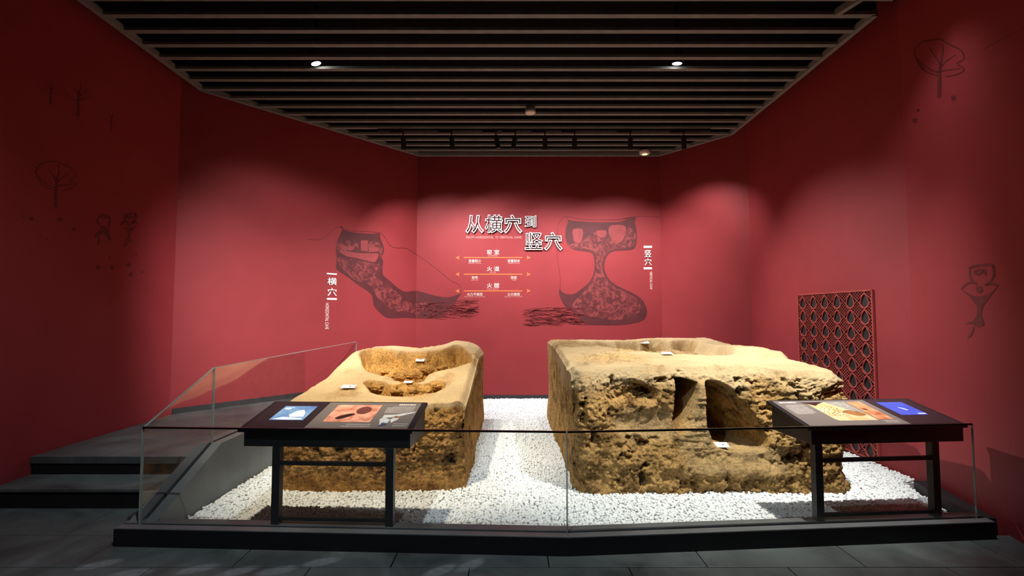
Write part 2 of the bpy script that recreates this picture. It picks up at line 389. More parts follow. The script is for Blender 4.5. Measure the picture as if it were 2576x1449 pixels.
kerb(-2.555, -2.475, 'kerb_outer', 'plinth_grey'); kerb(-2.445, -2.37, 'kerb_inner', 'kerb_grey')
MB().prism([(3.22, 3.52), (3.05 + .33, 3.52), (3.56, 4.30), (3.44, 4.30)], -.05, .07).build('kerb_right', 'black_paint', pl)

# ------------------------------------------------------------------ glass rail
def glass(label, a, b, za0, za1, zb0, zb1, dark_top, th=.012):
    """a, b plan ends; za0/za1 bottom and top at a; zb0/zb1 at b"""
    A, B = Vector((*a, 0)), Vector((*b, 0)); t = (B - A).normalized(); n = Vector((-t.y, t.x, 0)) * th / 2
    g = thing('glass_panel', (A + B) / 2 + Vector((0, 0, min(za0, zb0))), label, 'glass', 'panes of the glass rail')
    def q(p, z, o): return p + n * o + Vector((0, 0, z))
    ea, eb = A + t * .003, B - t * .003
    MB().hexa([q(ea, za0, -1), q(eb, zb0, -1), q(eb, zb0, 1), q(ea, za0, 1)], [q(ea, za1, -1), q(eb, zb1, -1), q(eb, zb1, 1), q(ea, za1, 1)]).build('pane', 'clear_glass', g)
    e = .012 if dark_top else .005
    MB().hexa([q(ea, za1, -1.05), q(eb, zb1, -1.05), q(eb, zb1, 1.05), q(ea, za1, 1.05)], [q(ea, za1+e, -1.05), q(eb, zb1+e, -1.05), q(eb, zb1+e, 1.05), q(ea, za1+e, 1.05)]).build('top_edge', 'glass_edge_dark' if dark_top else 'glass_edge_pale', g)
    for P, s, z0, z1 in ((A, 0, za0, za1), (B, -1, zb0, zb1)):
        p0, p1 = P + t * .0035 * s, P + t * .0035 * (s + 1)
        MB().hexa([q(p0, z0, -1.05), q(p1, z0, -1.05), q(p1, z0, 1.05), q(p0, z0, 1.05)], [q(p0, z1, -1.05), q(p1, z1, -1.05), q(p1, z1, 1.05), q(p0, z1, 1.05)]).build('side_edge', 'glass_edge_pale', g)
    return g
gf = lambda x: (x, pl_y(x) + .073)
glass('long front glass pane in front of the orange clay kiln block', gf(-2.462), gf(.349), .1, .735, .1, .735, True)
glass('front glass pane in front of the brown kiln block with the cave', gf(.351), gf(3.16), .1, .735, .1, .735, True)
glass('sloped side glass pane climbing beside the stone steps', (-2.46, 3.335), (-2.46, 4.10), .09, .738, .40, 1.05, False)
glass('level side glass pane meeting the red wall behind the landing', (-2.46, 4.104), (-2.46, cut(-2.46) - .01), .41, 1.05, .41, 1.05, False)

# ------------------------------------------------------------------ kiln blocks
def grid_faces(nu, nv, idx, flip=False):
    f = []
    for i in range(nu - 1):
        for j in range(nv - 1):
            q = (idx[i, j], idx[i+1, j], idx[i+1, j+1], idx[i, j+1]); f.append(q[::-1] if flip else q)
    return f
def block(name, xa, xb, yb, top, front, mat, parent, res, disp, attrs, backrag):
    """five faces on shared border points: front(x,z)->y, top(x,y)->z ; disp(P, region weights) keeps the borders welded"""
    nx, ny, nz = int((xb-xa)/res), int(2.8/res*.62), int(1.05/res)
    sx = np.linspace(0, 1, nx); sy = np.linspace(0, 1, ny); sz = np.linspace(0, 1, nz)
    X = xa + (xb - xa) * sx
    def zt_front(x):   # height of the front top edge
        z = np.full_like(x, .9)
        for _ in range(6): z = top(x, front(x, z))
        return z
    ztf = zt_front(X); pts = []; regs = []; faces = []
    def put(P, reg, flip):
        o = sum(len(p) for p in pts); n, m = P.shape[:2]; pts.append(P.reshape(-1, 3)); regs.append(np.full(n*m, reg))
        faces.extend(grid_faces(n, m, np.arange(n*m).reshape(n, m) + o, flip))
    # front
    Z = ztf[:, None] * sz[None, :] - .04 * (1 - sz[None, :]); XX = np.repeat(X[:, None], nz, 1)
    YY = front(XX, Z); put(np.stack([XX, YY, Z], -1), 0, False)
    yF = front(X, ztf)
    # top
    Y2 = yF[:, None] + (yb - yF[:, None]) * sy[None, :]; X2 = np.repeat(X[:, None], ny, 1)
    put(np.stack([X2, Y2, top(X2, Y2)], -1), 1, False)
    # sides: columns follow the front profile at the border
    for xe, fl, ii in ((xa, True, 0), (xb, False, -1)):
        zf = Z[ii]; yf = YY[ii]; zt = top(np.full(ny, xe), Y2[ii])
        zz = np.outer(sy*0+1, sz) * (zt[:, None]) - .04 * (1 - sz[None, :])
        yy = yf[None, :] + (yb - yf[None, :]) * sy[:, None]
        yy[:, -1] = Y2[ii]; put(np.stack([np.full_like(yy, xe), yy, zz], -1), 2, fl)
    # back
    zt = top(X, np.full(nx, yb)); zz = zt[:, None]*sz[None, :] - .04*(1 - sz[None, :])
    put(np.stack([XX, np.full_like(zz, yb), zz], -1), 3, True)
    P = np.concatenate(pts); R = np.concatenate(regs)
    # weld borders by position before displacement
    at = attrs(P, R); Q = disp(P, R)
    me = D.meshes.new(name); me.from_pydata(Q.tolist(), [], faces)
    for k, v in at.items():
        a = me.attributes.new(k, 'FLOAT', 'POINT'); a.data.foreach_set('value', v.astype(np.float32))
    bm = bmesh.new(); bm.from_mesh(me); bmesh.ops.remove_doubles(bm, verts=bm.verts, dist=.0006); bm.to_mesh(me); bm.free()
    return mesh_obj(name, me, mat, parent, True)

# --- left: orange block with the two-chambered kiln sunk in its top
LX0, LX1, LY = -1.98, -.40, 7.05
def l_base(y): return np.interp(y, [4.2, 4.7, 5.4, 6.0, 7.05], [.735, .785, .90, 1.0, 1.03])
def l_plane_pt(px, py):
    z = .85
    for _ in range(30): p = on_z(px, py, z); z = .5*z + .5*float(l_base(p.y))
    return (p.x, p.y)
BOWL = smooth_poly([l_plane_pt(*p) for p in ((903,893),(918,884),(960,880),(1010,882),(1060,884),(1110,882),(1150,878),(1178,884),(1190,898),(1186,912),(1160,920),(1120,930),(1082,940),(1066,953),(1045,957),(1015,955),(985,947),(945,941),(922,930),(908,912))])
PIT = smooth_poly([l_plane_pt(*p) for p in ((912,961),(930,955),(960,957),(990,964),(1030,968),(1070,966),(1085,957),(1108,956),(1123,966),(1112,980),(1080,990),(1030,996),(970,994),(935,987),(925,975))])
LUMP = [l_plane_pt(*p) for p in ((998,975),(1012,968),(1040,963),(1068,968),(1074,980),(1062,990),(1010,991))]
def l_noise(x, y, f, o=4, s=3): return fbm(np.stack([x*f, y*f, np.zeros_like(x)], -1), o, s)
def l_top(x, y):
    z = l_base(y)
    rear = np.interp(x, [-1.98, -1.64, -1.3, -1.0, -.79, -.6, -.5, -.4], [1.03, 1.045, 1.015, 1.05, 1.12, 1.10, 1.06, .99])
    z = z + (rear - 1.03) * sstep(6.2, 6.95, y) + .03*np.exp(-((y-6.2)/.5)**2 - ((x+1.95)/.3)**2) - .03*np.exp(-((y-5.2)/.35)**2 - ((x+1.98)/.3)**2)
    z = z + .012 * l_noise(x, y, 2.2)
    sb = sdf(x, y, BOWL) + .025*l_noise(x, y, 5, 3, 9); sp = sdf(x, y, PIT) + .02*l_noise(x, y, 8, 3, 19); slp = sdf(x, y, LUMP)
    steps = .1*l_noise(x, y, 4.5, 4, 30) + .06*ridged(np.stack([x*5, y*5, 0*x], -1), 3, 33)
    b = .20 * sstep(0, .07, sb) + .24*sstep(.02, .42, sb) + steps*1.3*sstep(.05, .2, sb)
    front_b = sstep(5.75, 5.2, y); b = b * (1 - .25*front_b)
    p = (.22 + .2*l_noise(x, y, 10, 5, 41)) * sstep(0, .08, sp)
    z = z - np.maximum(b, 0) - np.maximum(p, 0) + .22*sstep(-.04, .06, slp)*sstep(0, .08, sp)
    lump = np.maximum(ridged(np.stack([x*7, y*7, 0*x], -1), 4, 233), -.2)
    z = z + .13*lump*np.exp(-(((x+1.02)/.32)**2 + ((y-5.45)/.2)**2))*sstep(.0, .1, sb) + .07*lump*sstep(.02, .1, sp)
    # sag between the chambers
    z = z - .05*np.exp(-(((x+1.06)/.2)**2 + ((y-5.05)/.12)**2))
    ex = np.minimum(np.minimum(x-LX0, LX1-x), np.minimum(y-4.2, LY-y))
    return z - .05 * sstep(.09, 0, ex)**2
def l_front(x, z):
    y = 4.22 + .02*np.cos(x*2.5) + .035*sstep(.55, .78, z) + .0*z
    y = y + .07*sstep(.16, 0, LX1-x)**2 + .05*sstep(.1, 0, x-LX0)**2
    return y
def l_disp(P, R):
    Q = P.copy(); fr = sstep(4.62, 4.36, P[:, 1]); topz = l_top(P[:, 0], P[:, 1]); sidew = sstep(.02, .1, topz - P[:, 2])
    inb = sstep(0, .1, np.maximum(sdf(P[:, 0], P[:, 1], BOWL), sdf(P[:, 0], P[:, 1], PIT)))
    r = ridged(P*np.array((7, 7, 8)), 5, 5); c = fbm(P*5, 4, 8); rough = sstep(.05, .25, P[:, 2]) * (.45 + .55*sstep(-1.9, -1.0, P[:, 0]+.8*(P[:, 2]-.3)))
    pit = np.clip(fbm(P*11, 4, 77) - .22, 0, 1)
    d = (.022*r + .022*c - .2*pit - .020*ridged(P*15, 3, 205) - .010*ridged(P*34, 3, 206))*rough + .008*fbm(P*30, 3, 60)
    Q[:, 1] -= d * fr * sidew
    Q[:, 2] += .008*fbm(P*20, 3, 12)*fr*sidew
    # right and left sides: dressed, with vertical tool marks
    s = sstep(.0, .06, topz - P[:, 2]) * (1 - fr*.3)
    tool = .02*fbm(P*np.array((6, 16, 2.2)), 4, 21)
    Q[:, 0] += np.where(P[:, 0] > LX1 - .02, tool*s + .03*fbm(P*2.2, 2, 90)*s, 0) + np.where(P[:, 0] < LX0 + .02, tool*s, 0)
    # top: smooth plaster, broken inside the chambers
    tp = 1 - sstep(.0, .05, topz - P[:, 2])
    Q[:, 2] += tp*(.006*fbm(P*14, 3, 31) + .014*ridged(P*11, 4, 511)*sstep(.12, .42, fbm(P*2.6, 4, 510)) + inb*(.05*ridged(P*8, 5, 44)*sstep(.4, -.3, fbm(P*2.4, 2, 50)) - .032*ridged(P*13, 4, 45) - .016*ridged(P*28, 3, 46)))
    Q[:, 1] += tp*inb*(.06*fbm(P*6, 4, 301) + .03*ridged(P*12, 3, 302)*sstep(.1, -.2, fbm(P*2, 2, 303)))
    return Q
def l_attr(P, R):
    topz = l_top(P[:, 0], P[:, 1]); s = np.maximum(sdf(P[:, 0], P[:, 1], BOWL), sdf(P[:, 0], P[:, 1], PIT)); tp = 1 - sstep(.01, .05, topz - P[:, 2])
    worn = sstep(.12, .42, fbm(P*2.6, 4, 510))
    return {'pale': tp*sstep(.05, -.02, s)*(1 - .45*worn), 'burnt': tp*sstep(-.01, .05, s)}
kl = thing('kiln_block', (-1.2, 5.6, 0), 'orange clay block with a large and a small hollow chamber sunk into its top', 'kiln', 'excavated kiln blocks')
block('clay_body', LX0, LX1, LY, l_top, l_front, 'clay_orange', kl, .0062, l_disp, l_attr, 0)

# --- right: brown block with stoke-hole caves in its front
RX0, RX1, RY = .52, 2.82, 7.2
def rp(px, py, d=4.3): p = on_y(px, py, d); return (p.x, p.z)
CAVE_L = [rp(*p) for p in ((1708,957),(1722,955),(1762,964),(1758,990),(1744,1030),(1726,1062),(1708,1088),(1698,1080),(1695,1055),(1700,1005))]
CAVE_R = smooth_poly([rp(*p) for p in ((1781,964),(1800,960),(1830,966),(1862,992),(1890,1030),(1912,1070),(1922,1105),(1912,1128),(1880,1134),(1830,1130),(1797,1118),(1784,1085),(1777,1040),(1776,1000))], 3)
DEEP = smooth_poly([rp(*p) for p in ((1795,1060),(1830,1050),(1852,1070),(1850,1100),(1825,1116),(1800,1110))])
HOLE = smooth_poly([rp(*p) for p in ((1520,985),(1540,964),(1590,956),(1640,966),(1668,988),(1655,1012),(1612,1030),(1570,1032),(1535,1012))])
DISH = smooth_poly([rp(*p) for p in ((1545,1050),(1600,1030),(1690,1028),(1700,1080),(1690,1100),(1600,1104),(1555,1090))])
PILLAR = [rp(*p) for p in ((1760,962),(1782,962),(1780,1080),(1792,1125),(1705,1135),(1706,1096),(1730,1062))]
CH = smooth_poly([(1.02, 6.8), (1.0, 6.2), (1.3, 5.7), (1.75, 5.35), (2.2, 5.25), (2.5, 5.5), (2.55, 6.1), (2.45, 6.65), (2.0, 6.9), (1.5, 6.92)])
HOLES = [(1.15, 6.78, .15, .10), (1.6, 6.9, .14, .10), (1.95, 6.85, .16, .14), (2.35, 6.7, .17, .11), (2.05, 5.55, .2, .08), (1.45, 5.85, .1, .05), (2.42, 5.9, .1, .06)]
def r_top(x, y):
    z = np.interp(y, [4.2, 4.5, 5.2, 6.0, 7.2], [1.0, 1.03, 1.055, 1.10, 1.125]) + .03*sstep(1.6, 2.3, x)*sstep(6.2, 7.1, y) - .02*sstep(1.2, .6, x)*sstep(6, 4.6, y)
    z = z + .014*l_noise(x, y, 2.0, 4, 51) + .055*sstep(5.02, 5.12, y)*sstep(2.4, 2.6, x)*sstep(6.3, 5.4, y)
    s = sdf(x, y, CH) + .03*l_noise(x, y, 4, 3, 55)
    z = z - .15*sstep(0, .12, s) + .05*l_noise(x, y, 7, 4, 58)*sstep(.05, .2, s)
    for hx, hy, hr, hd in HOLES:
        r = np.hypot((x-hx)/1.25, y-hy) + .03*l_noise(x, y, 9, 3, 61); z = z - 1.5*hd*sstep(hr, hr*.3, r)
    r = np.hypot(x-.62, (y-4.72)) + .03*l_noise(x, y, 9, 3, 66); z = z - .08*sstep(.13, .03, r)
    r = np.hypot(x-1.05, (y-5.15)/1.2) ; z = z + .05*l_noise(x, y, 14, 4, 71)*sstep(.35, .1, r)
    ex = np.minimum(np.minimum(x-RX0, RX1-x), RY-y)
    return z - .04*sstep(.07, 0, ex)**2
def r_front(x, z):
    prof = np.interp(z, [-.05, .25, .36, .5, .8, .93, 1.06], [0, .01, .06, .12, .15, .22, .34])
    profR = np.interp(z, [-.05, .3, .6, .75, .95, 1.06], [0, .02, .05, .02, .06, .14])
    profL = np.interp(z, [-.05, .3, .6, .9, 1.06], [0, .015, .04, .10, .22])
    wr = sstep(2.15, 2.4, x); wl = sstep(.95, .6, x)
    y = prof*(1-wr)*(1-wl) + profR*wr + profL*wl
    n = fbm(np.stack([x*6, z*6, 0*x], -1), 3, 81)
    sl, sr, sh, sd = (sdf(x, z, q) for q in (CAVE_L, CAVE_R, HOLE, DISH))
    y = y + .05*sstep(-.05, .12, sd)
    # ledge running out below the caves
    led = sstep(1.40, 1.48, x)*sstep(2.42, 2.2, x); floor_in = np.interp(z, [.02, .10, .22, .325, .40], [0, .0, .025, .045, .05])
    y = y*(1-led*sstep(.40, .33, z)) + floor_in*led*sstep(.40, .33, z)
    bulge = .03*np.exp(-((z-.18)/.06)**2)*led; y = y - bulge
    y = y + (.14 + .09*n)*sstep(-.02, .09, sh)
    y = y + 1.1*sstep(-.004, .022, sl + .006*n)
    xr = np.interp(z, [.3, .42, .55, .7, .85, .93], [2.20, 2.17, 2.08, 1.98, 1.86, 1.8])
    slope = np.clip((xr - x)*2.6, .0, .8)
    y = y + sstep(-.006, .03, sr + .006*n)*(.10 + slope) + .45*sstep(0, .05, sdf(x, z, DEEP))
    # pillar is proud of the cave mouths
    y = y - .05*sstep(-.01, .04, sdf(x, z, PILLAR))*sstep(.33, .5, z)
    ex = np.minimum(x-RX0, RX1-x)
    return 4.17 + y + .08*sstep(.12, 0, ex)**2
def r_disp(P, R):
    Q = P.copy(); topz = r_top(P[:, 0], np.maximum(P[:, 1], 4.3)); yf = r_front(P[:, 0], P[:, 2]); fr = sstep(.16, .03, P[:, 1]-yf)
    below = sstep(-.005, .10, topz - P[:, 2])
    x, z = P[:, 0], P[:, 2]
    cave = sstep(-.03, .02, np.maximum(sdf(x, z, CAVE_L), sdf(x, z, CAVE_R))); dish = sstep(-.04, .05, sdf(x, z, DISH)); pil = sstep(-.02, .02, sdf(x, z, PILLAR))
    led = sstep(1.40, 1.5, x)*sstep(2.4, 2.2, x)*sstep(.11, .18, z)*sstep(.40, .34, z); hole = sstep(-.03, .06, sdf(x, z, HOLE))
    r = ridged(P*np.array((6, 6, 7.5)), 5, 5); c = fbm(P*4.5, 4, 8); pit = np.clip(fbm(P*10, 4, 177) - .2, 0, 1)
    strat = ridged(np.stack([x*2.5+z*2.2, P[:, 1]*3, z*11 - x*3.0], -1), 4, 91)
    right = sstep(1.9, 2.3, x)*sstep(.25, .45, z)
    amp = (1 - .8*dish)*(1 - .75*led)*(1 - .65*pil)*(1-.5*cave)
    d = (.026*r + .03*c - .22*pit + .05*right*strat - .022*ridged(P*14, 3, 205) - .011*ridged(P*33, 3, 206))*amp + .008*fbm(P*24, 3, 60) + .045*hole*ridged(P*9, 4, 120) + pil*.012*ridged(np.stack([x*3, 0*x, z*24], -1), 3, 130)
    Q[:, 1] -= d*fr*below
    Q[:, 2] += .010*fbm(P*18, 3, 12)*fr*below*amp
    s = sstep(.0, .06, topz - P[:, 2])
    tool = .018*fbm(P*np.array((6, 16, 1.8)), 4, 21)
    Q[:, 0] += np.where(x < RX0 + .02, (tool + .02*fbm(P*2.2, 2, 90))*s, 0)
    Q[:, 0] += np.where(x > RX1 - .02, (.035*ridged(P*6, 4, 22) + .05*c)*s, 0)
    tp = (1 - sstep(.0, .05, topz - P[:, 2])); sp = sdf(x, P[:, 1], CH)
    Q[:, 2] += tp*(.008*fbm(P*13, 4, 31) + .022*ridged(P*10, 4, 521)*np.maximum(sstep(.08, .38, fbm(P*2.3, 4, 520)), sstep(.5, .15, np.hypot(x-1.0, P[:, 1]-5.0))) + .05*sstep(0, .15, sp)*ridged(P*8, 5, 33)*sstep(.3, -.3, fbm(P*2.3, 2, 34)))
    return Q
def r_attr(P, R):
    topz = r_top(P[:, 0], np.maximum(P[:, 1], 4.3)); x, y, z = P.T; s = sdf(x, y, CH); yf = r_front(x, z); fr = sstep(.16, .03, y-yf)
    tp = 1 - sstep(.02, .26, topz - z + .12*fbm(P*6, 4, 530))
    dish = sstep(-.05, .05, np.maximum(sdf(x, z, DISH), sdf(x, z, PILLAR)))*fr
    led = fr*sstep(1.40, 1.5, x)*sstep(2.4, 2.2, x)*sstep(.13, .2, z)*sstep(.40, .34, z)
    cave = fr*0
    b = tp*sstep(.1, .25, s)*.55
    for hx, hy, hr, hd in HOLES[:6]: b = np.maximum(b, tp*.8*sstep(hr*1.1, hr*.5, np.hypot((x-hx)/1.25, y-hy)))
    worn = np.maximum(sstep(.08, .38, fbm(P*2.3, 4, 520)), sstep(.5, .15, np.hypot(x-1.0, y-5.0)))
    return {'pale': np.maximum(tp*(1 - .55*worn), np.maximum(.45*dish, .4*led)), 'burnt': b*.8}
kr = thing('kiln_block', (1.67, 5.6, 0), 'brown clay block with a pillar between two dark cave openings in front', 'kiln', 'excavated kiln blocks')
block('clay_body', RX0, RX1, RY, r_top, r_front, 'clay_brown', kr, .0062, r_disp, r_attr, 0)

# clods of fired clay lying in the chambers, part of the orange block
dgl = bpy.context.evaluated_depsgraph_get(); dgl.update()
for k, (px, py, r) in enumerate(((1004, 948, .10), (1040, 941, .12), (1068, 930, .09), (975, 936, .07), (1034, 982, .115), (1062, 984, .075), (1003, 985, .07), (1092, 972, .075), (948, 978, .08), (1112, 926, .06))):
    d = ray(px, py).normalized(); hit = S.ray_cast(dgl, EYE + d*3.9, d)
    if not hit[0]: continue
    bm = bmesh.new(); bmesh.ops.create_icosphere(bm, subdivisions=4, radius=1); co = np.array([v.co[:] for v in bm.verts])
    f = 1 + .35*fbm(co*1.6 + k*7, 4, 400) - .16*ridged(co*3.5 + k*3, 3, 402); q = co*f[:, None]*np.array((1.25, .9, .62))*r
    for v, c in zip(bm.verts, q): v.co = Vector(c) + hit[1]
    me = D.meshes.new('clod'); bm.to_mesh(me); bm.free(); a = me.attributes.new('burnt', 'FLOAT', 'POINT'); a.data.foreach_set('value', np.full(len(q), .75 if k % 2 else .35, np.float32))
    mesh_obj('clod', me, 'clay_orange', kl, True)

# ------------------------------------------------------------------ gravel
bed_poly = [(-2.37, 3.43), (-2.37, cut(-2.37) - .02), (-1.71, 8.73), (2.65, 8.73), (3.62, 7.48), (3.62, 4.5), (3.47, 4.45), (3.22, 3.55), (3.0, 3.50), (.35, 3.30)]
gb = thing('gravel_bed', (.3, 5.5, -.05), 'bed of small white pebbles spread around the two kiln blocks', 'gravel'); gb['kind'] = 'stuff'
MB().prism(bed_poly, -.06, -.012).build('bedding', 'gravel_white', gb)
sp = .0215
gx, gy = np.meshgrid(np.arange(-2.37, 3.62, sp), np.arange(3.30, 8.75, sp)); gx = gx.ravel() + rng.uniform(-.4, .4, gx.size)*sp; gy = gy.ravel() + rng.uniform(-.4, .4, gy.size)*sp
keep = (sdf(gx, gy, bed_poly) > .008)
keep &= ~((gx > LX0+.06) & (gx < LX1-.06) & (gy > 4.32) & (gy < LY-.03)) & ~((gx > RX0+.06) & (gx < RX1-.06) & (gy > 4.30) & (gy < RY-.03))
gx, gy = gx[keep], gy[keep]
gz = .012*l_noise(gx, gy, 1.6, 3, 5) + rng.uniform(-.006, .008, gx.size)
rot = rng.uniform(0, 6.283, (gx.size, 3)); rot[:, :2] = rng.normal(0, .5, (gx.size, 2)); scl = np.stack([rng.uniform(.013, .019, gx.size), rng.uniform(.010, .0145, gx.size), rng.uniform(.008, .012, gx.size)], -1)
# the 300 nearest that can be seen are pebbles of their own
dist = gy + .1*np.abs(gx)
vis = (gy > 3.50) & (np.abs(gx / gy) < .95) & ~((gx > -1.62) & (gx < -1.5)) & ~((gx > -.85) & (gx < -.75))
order = np.argsort(np.where(vis, dist, 99)); single = order[:300]; rest = np.setdiff1d(np.arange(gx.size), single)
pm = []
for k in range(4):
    bm = bmesh.new(); bmesh.ops.create_icosphere(bm, subdivisions=2, radius=1)
    for v in bm.verts: v.co *= 1 + .13*math.sin(v.co.x*2.1+k*1.7)*math.cos(v.co.y*2.4-k) + .07*math.sin(3*v.co.z+k)
    me = D.meshes.new('pebble'); bm.to_mesh(me); bm.free(); me.polygons.foreach_set('use_smooth', [True]*len(me.polygons)); me.materials.append(MAT['gravel_white']); pm.append(me)
inv = Matrix.Translation(gb.location).inverted()
for q in single:
    o = D.objects.new('pebble', pm[q % 4]); COL.objects.link(o); o.parent = gb; o.matrix_parent_inverse = inv
    o.location = (gx[q], gy[q], gz[q]); o.rotation_euler = rot[q]; o.scale = scl[q]
me = D.meshes.new('pebble_spread'); me.from_pydata(np.stack([gx[rest], gy[rest], gz[rest]], -1).tolist(), [], [])
for nm, arr in (('rot', rot[rest]), ('scl', scl[rest])):
    a = me.attributes.new(nm, 'FLOAT_VECTOR', 'POINT'); a.data.foreach_set('vector', arr.astype(np.float32).ravel())
po = D.objects.new('pebble_spread', me); COL.objects.link(po); po.parent = gb; po.matrix_parent_inverse = inv; po['kind'] = 'stuff'
ng = D.node_groups.new('scatter_pebbles', 'GeometryNodeTree'); ng.interface.new_socket('Geometry', in_out='INPUT', socket_type='NodeSocketGeometry'); ng.interface.new_socket('Geometry', in_out='OUTPUT', socket_type='NodeSocketGeometry')
gi, go = ng.nodes.new('NodeGroupInput'), ng.nodes.new('NodeGroupOutput'); ico = ng.nodes.new('GeometryNodeMeshIcoSphere'); ico.inputs['Subdivisions'].default_value = 2; ico.inputs['Radius'].default_value = 1
iop = ng.nodes.new('GeometryNodeInstanceOnPoints'); sm = ng.nodes.new('GeometryNodeSetShadeSmooth'); smt = ng.nodes.new('GeometryNodeSetMaterial'); smt.inputs['Material'].default_value = MAT['gravel_white']
spn = ng.nodes.new('GeometryNodeSetPosition'); ntx = ng.nodes.new('ShaderNodeTexNoise'); ntx.inputs['Scale'].default_value = 1.3; vm = ng.nodes.new('ShaderNodeVectorMath'); vm.operation = 'SUBTRACT'; vm.inputs[1].default_value = (.5, .5, .5); vs = ng.nodes.new('ShaderNodeVectorMath'); vs.operation = 'SCALE'; vs.inputs['Scale'].default_value = .9
L = ng.links.new
L(ico.outputs['Mesh'], spn.inputs['Geometry']); L(ntx.outputs['Color'], vm.inputs[0]); L(vm.outputs[0], vs.inputs[0]); L(vs.outputs[0], spn.inputs['Offset'])
L(spn.outputs[0], sm.inputs[0]); L(sm.outputs[0], smt.inputs[0]); L(smt.outputs[0], iop.inputs['Instance']); L(gi.outputs[0], iop.inputs['Points'])
for nm, sock in (('rot', 'Rotation'), ('scl', 'Scale')):
    na = ng.nodes.new('GeometryNodeInputNamedAttribute'); na.data_type = 'FLOAT_VECTOR'; na.inputs['Name'].default_value = nm; L(na.outputs['Attribute'], iop.inputs[sock])
L(iop.outputs[0], go.inputs[0]); mod = po.modifiers.new('scatter', 'NODES'); mod.node_group = ng

# ------------------------------------------------------------------ lettering
def text_mesh(body, offset=0, extrude=0, rim=0):
    c = D.curves.new('lettering', 'FONT'); c.body = body; c.size = 1; c.offset = offset; c.extrude = extrude; c.resolution_u = 3
    if rim: c.fill_mode = 'NONE'; c.bevel_depth = rim; c.bevel_resolution = 0
    o = D.objects.new('tmp', c); COL.objects.link(o); dg = bpy.context.evaluated_depsgraph_get(); dg.update()
    me = D.meshes.new_from_object(o.evaluated_get(dg)); D.objects.remove(o); D.curves.remove(c); me.materials.clear(); return me
def letter(name, body, wall, rect, mat, parent, off=.003, offset=0, extrude=0, rim=0, turn=False):
    """fit lettering into the wall rectangle whose picture corners are rect = x0, y0 (top left), x1, y1"""
    me = text_mesh(body, offset, extrude, rim); n = len(me.vertices)
    if not n: return None
    co = np.empty(n*3, np.float32); me.vertices.foreach_get('co', co); co = co.reshape(-1, 3); lo, hi = co.min(0), co.max(0); r = (co - lo)/np.maximum(hi - lo, 1e-6)
    u0, v0 = wall.sz(rect[0], rect[1]); u1, v1 = wall.sz(rect[2], rect[3])
    a, b = (r[:, 0], 1 - r[:, 1]) if not turn else (r[:, 1], r[:, 0])
    dep = co[:, 2] - lo[2]
    out = [tuple(wall.at(u0 + (u1-u0)*s, v0 + (v1-v0)*t, off + float(d))) for s, t, d in zip(a, b, dep)]
    me.vertices.foreach_set('co', np.array(out, np.float32).ravel()); me.update()
    return mesh_obj(name, me, mat, parent)
def ring_letter(body, wall, rect, parent, ow, iw, depth):
    # channel letter: a white rim that follows the glyph outline, dark returns, open in the middle
    c = D.curves.new('lettering', 'FONT'); c.body = body; c.size = 1; c.fill_mode = 'NONE'; c.resolution_u = 3
    o = D.objects.new('tmp', c); COL.objects.link(o); dg = bpy.context.evaluated_depsgraph_get(); dg.update()
    me = D.meshes.new_from_object(o.evaluated_get(dg)); D.objects.remove(o)
    co = np.array([v.co[:2] for v in me.vertices]); nb = {i: [] for i in range(len(co))}
    for e in me.edges: a, b = e.vertices; nb[a].append(b); nb[b].append(a)
    seen = set(); loops = []
    for i in nb:
        if i in seen or len(nb[i]) < 2: continue
        lp = [i]; seen.add(i); cur = nb[i][0]; prev = i
        while cur != i and cur not in seen:
            lp.append(cur); seen.add(cur); nx = [k for k in nb[cur] if k != prev]; prev, cur = cur, (nx[0] if nx else i)
        q = co[lp]; keep = [k for k in range(len(q)) if np.linalg.norm(q[k] - q[k-1]) > 1e-4]; q = q[keep]
        if len(q) > 2: loops.append(q)
    allp = np.concatenate(loops); lo, hi = allp.min(0) - ow, allp.max(0) + ow
    u0, v0 = wall.sz(rect[0], rect[1]); u1, v1 = wall.sz(rect[2], rect[3])
    mb = MB(); mats = []
    for q in loops:
        n = len(q); cen = sum(((sdf(q[:1, 0] * 0 + q[0, 0], q[:1, 1] * 0 + q[0, 1], p2) > 1e-6).any()) for p2 in loops if p2 is not q)
        ar = np.sum(q[:, 0]*np.roll(q[:, 1], -1) - np.roll(q[:, 0], -1)*q[:, 1])
        if (ar < 0) != (cen % 2 == 1): q = q[::-1]      # glyph interior on the left
        t1 = q - np.roll(q, 1, 0); t1 /= np.linalg.norm(t1, axis=1)[:, None]; t2 = np.roll(q, -1, 0) - q; t2 /= np.linalg.norm(t2, axis=1)[:, None]
        n1 = np.stack([t1[:, 1], -t1[:, 0]], 1); n2 = np.stack([t2[:, 1], -t2[:, 0]], 1); m = n1 + n2; l = np.linalg.norm(m, axis=1)[:, None]; m = m/np.maximum(l, .3)
        m = m*np.minimum(1/np.maximum(np.sum(m*n1, 1), .5), 1.6)[:, None]
        def w(a, off): r = (a - lo)/(hi - lo); return [wall.at(u0 + (u1-u0)*x, v1 + (v0-v1)*y, off) for x, y in r]
        A, B = q + m*ow, q - m*iw
        vs = w(A, .002) + w(B, .002) + w(A, depth) + w(B, depth); fs = []
        for k in range(n):
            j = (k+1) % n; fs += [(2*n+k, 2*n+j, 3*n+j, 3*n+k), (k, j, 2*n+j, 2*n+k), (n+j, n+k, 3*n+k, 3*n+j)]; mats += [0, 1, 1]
        mb.add(vs, fs)
    ob = mb.build('character', 'white_paint', parent); ob.data.materials.append(MAT['black_paint']); ob.data.polygons.foreach_set('material_index', mats); ob.data.update(); return ob
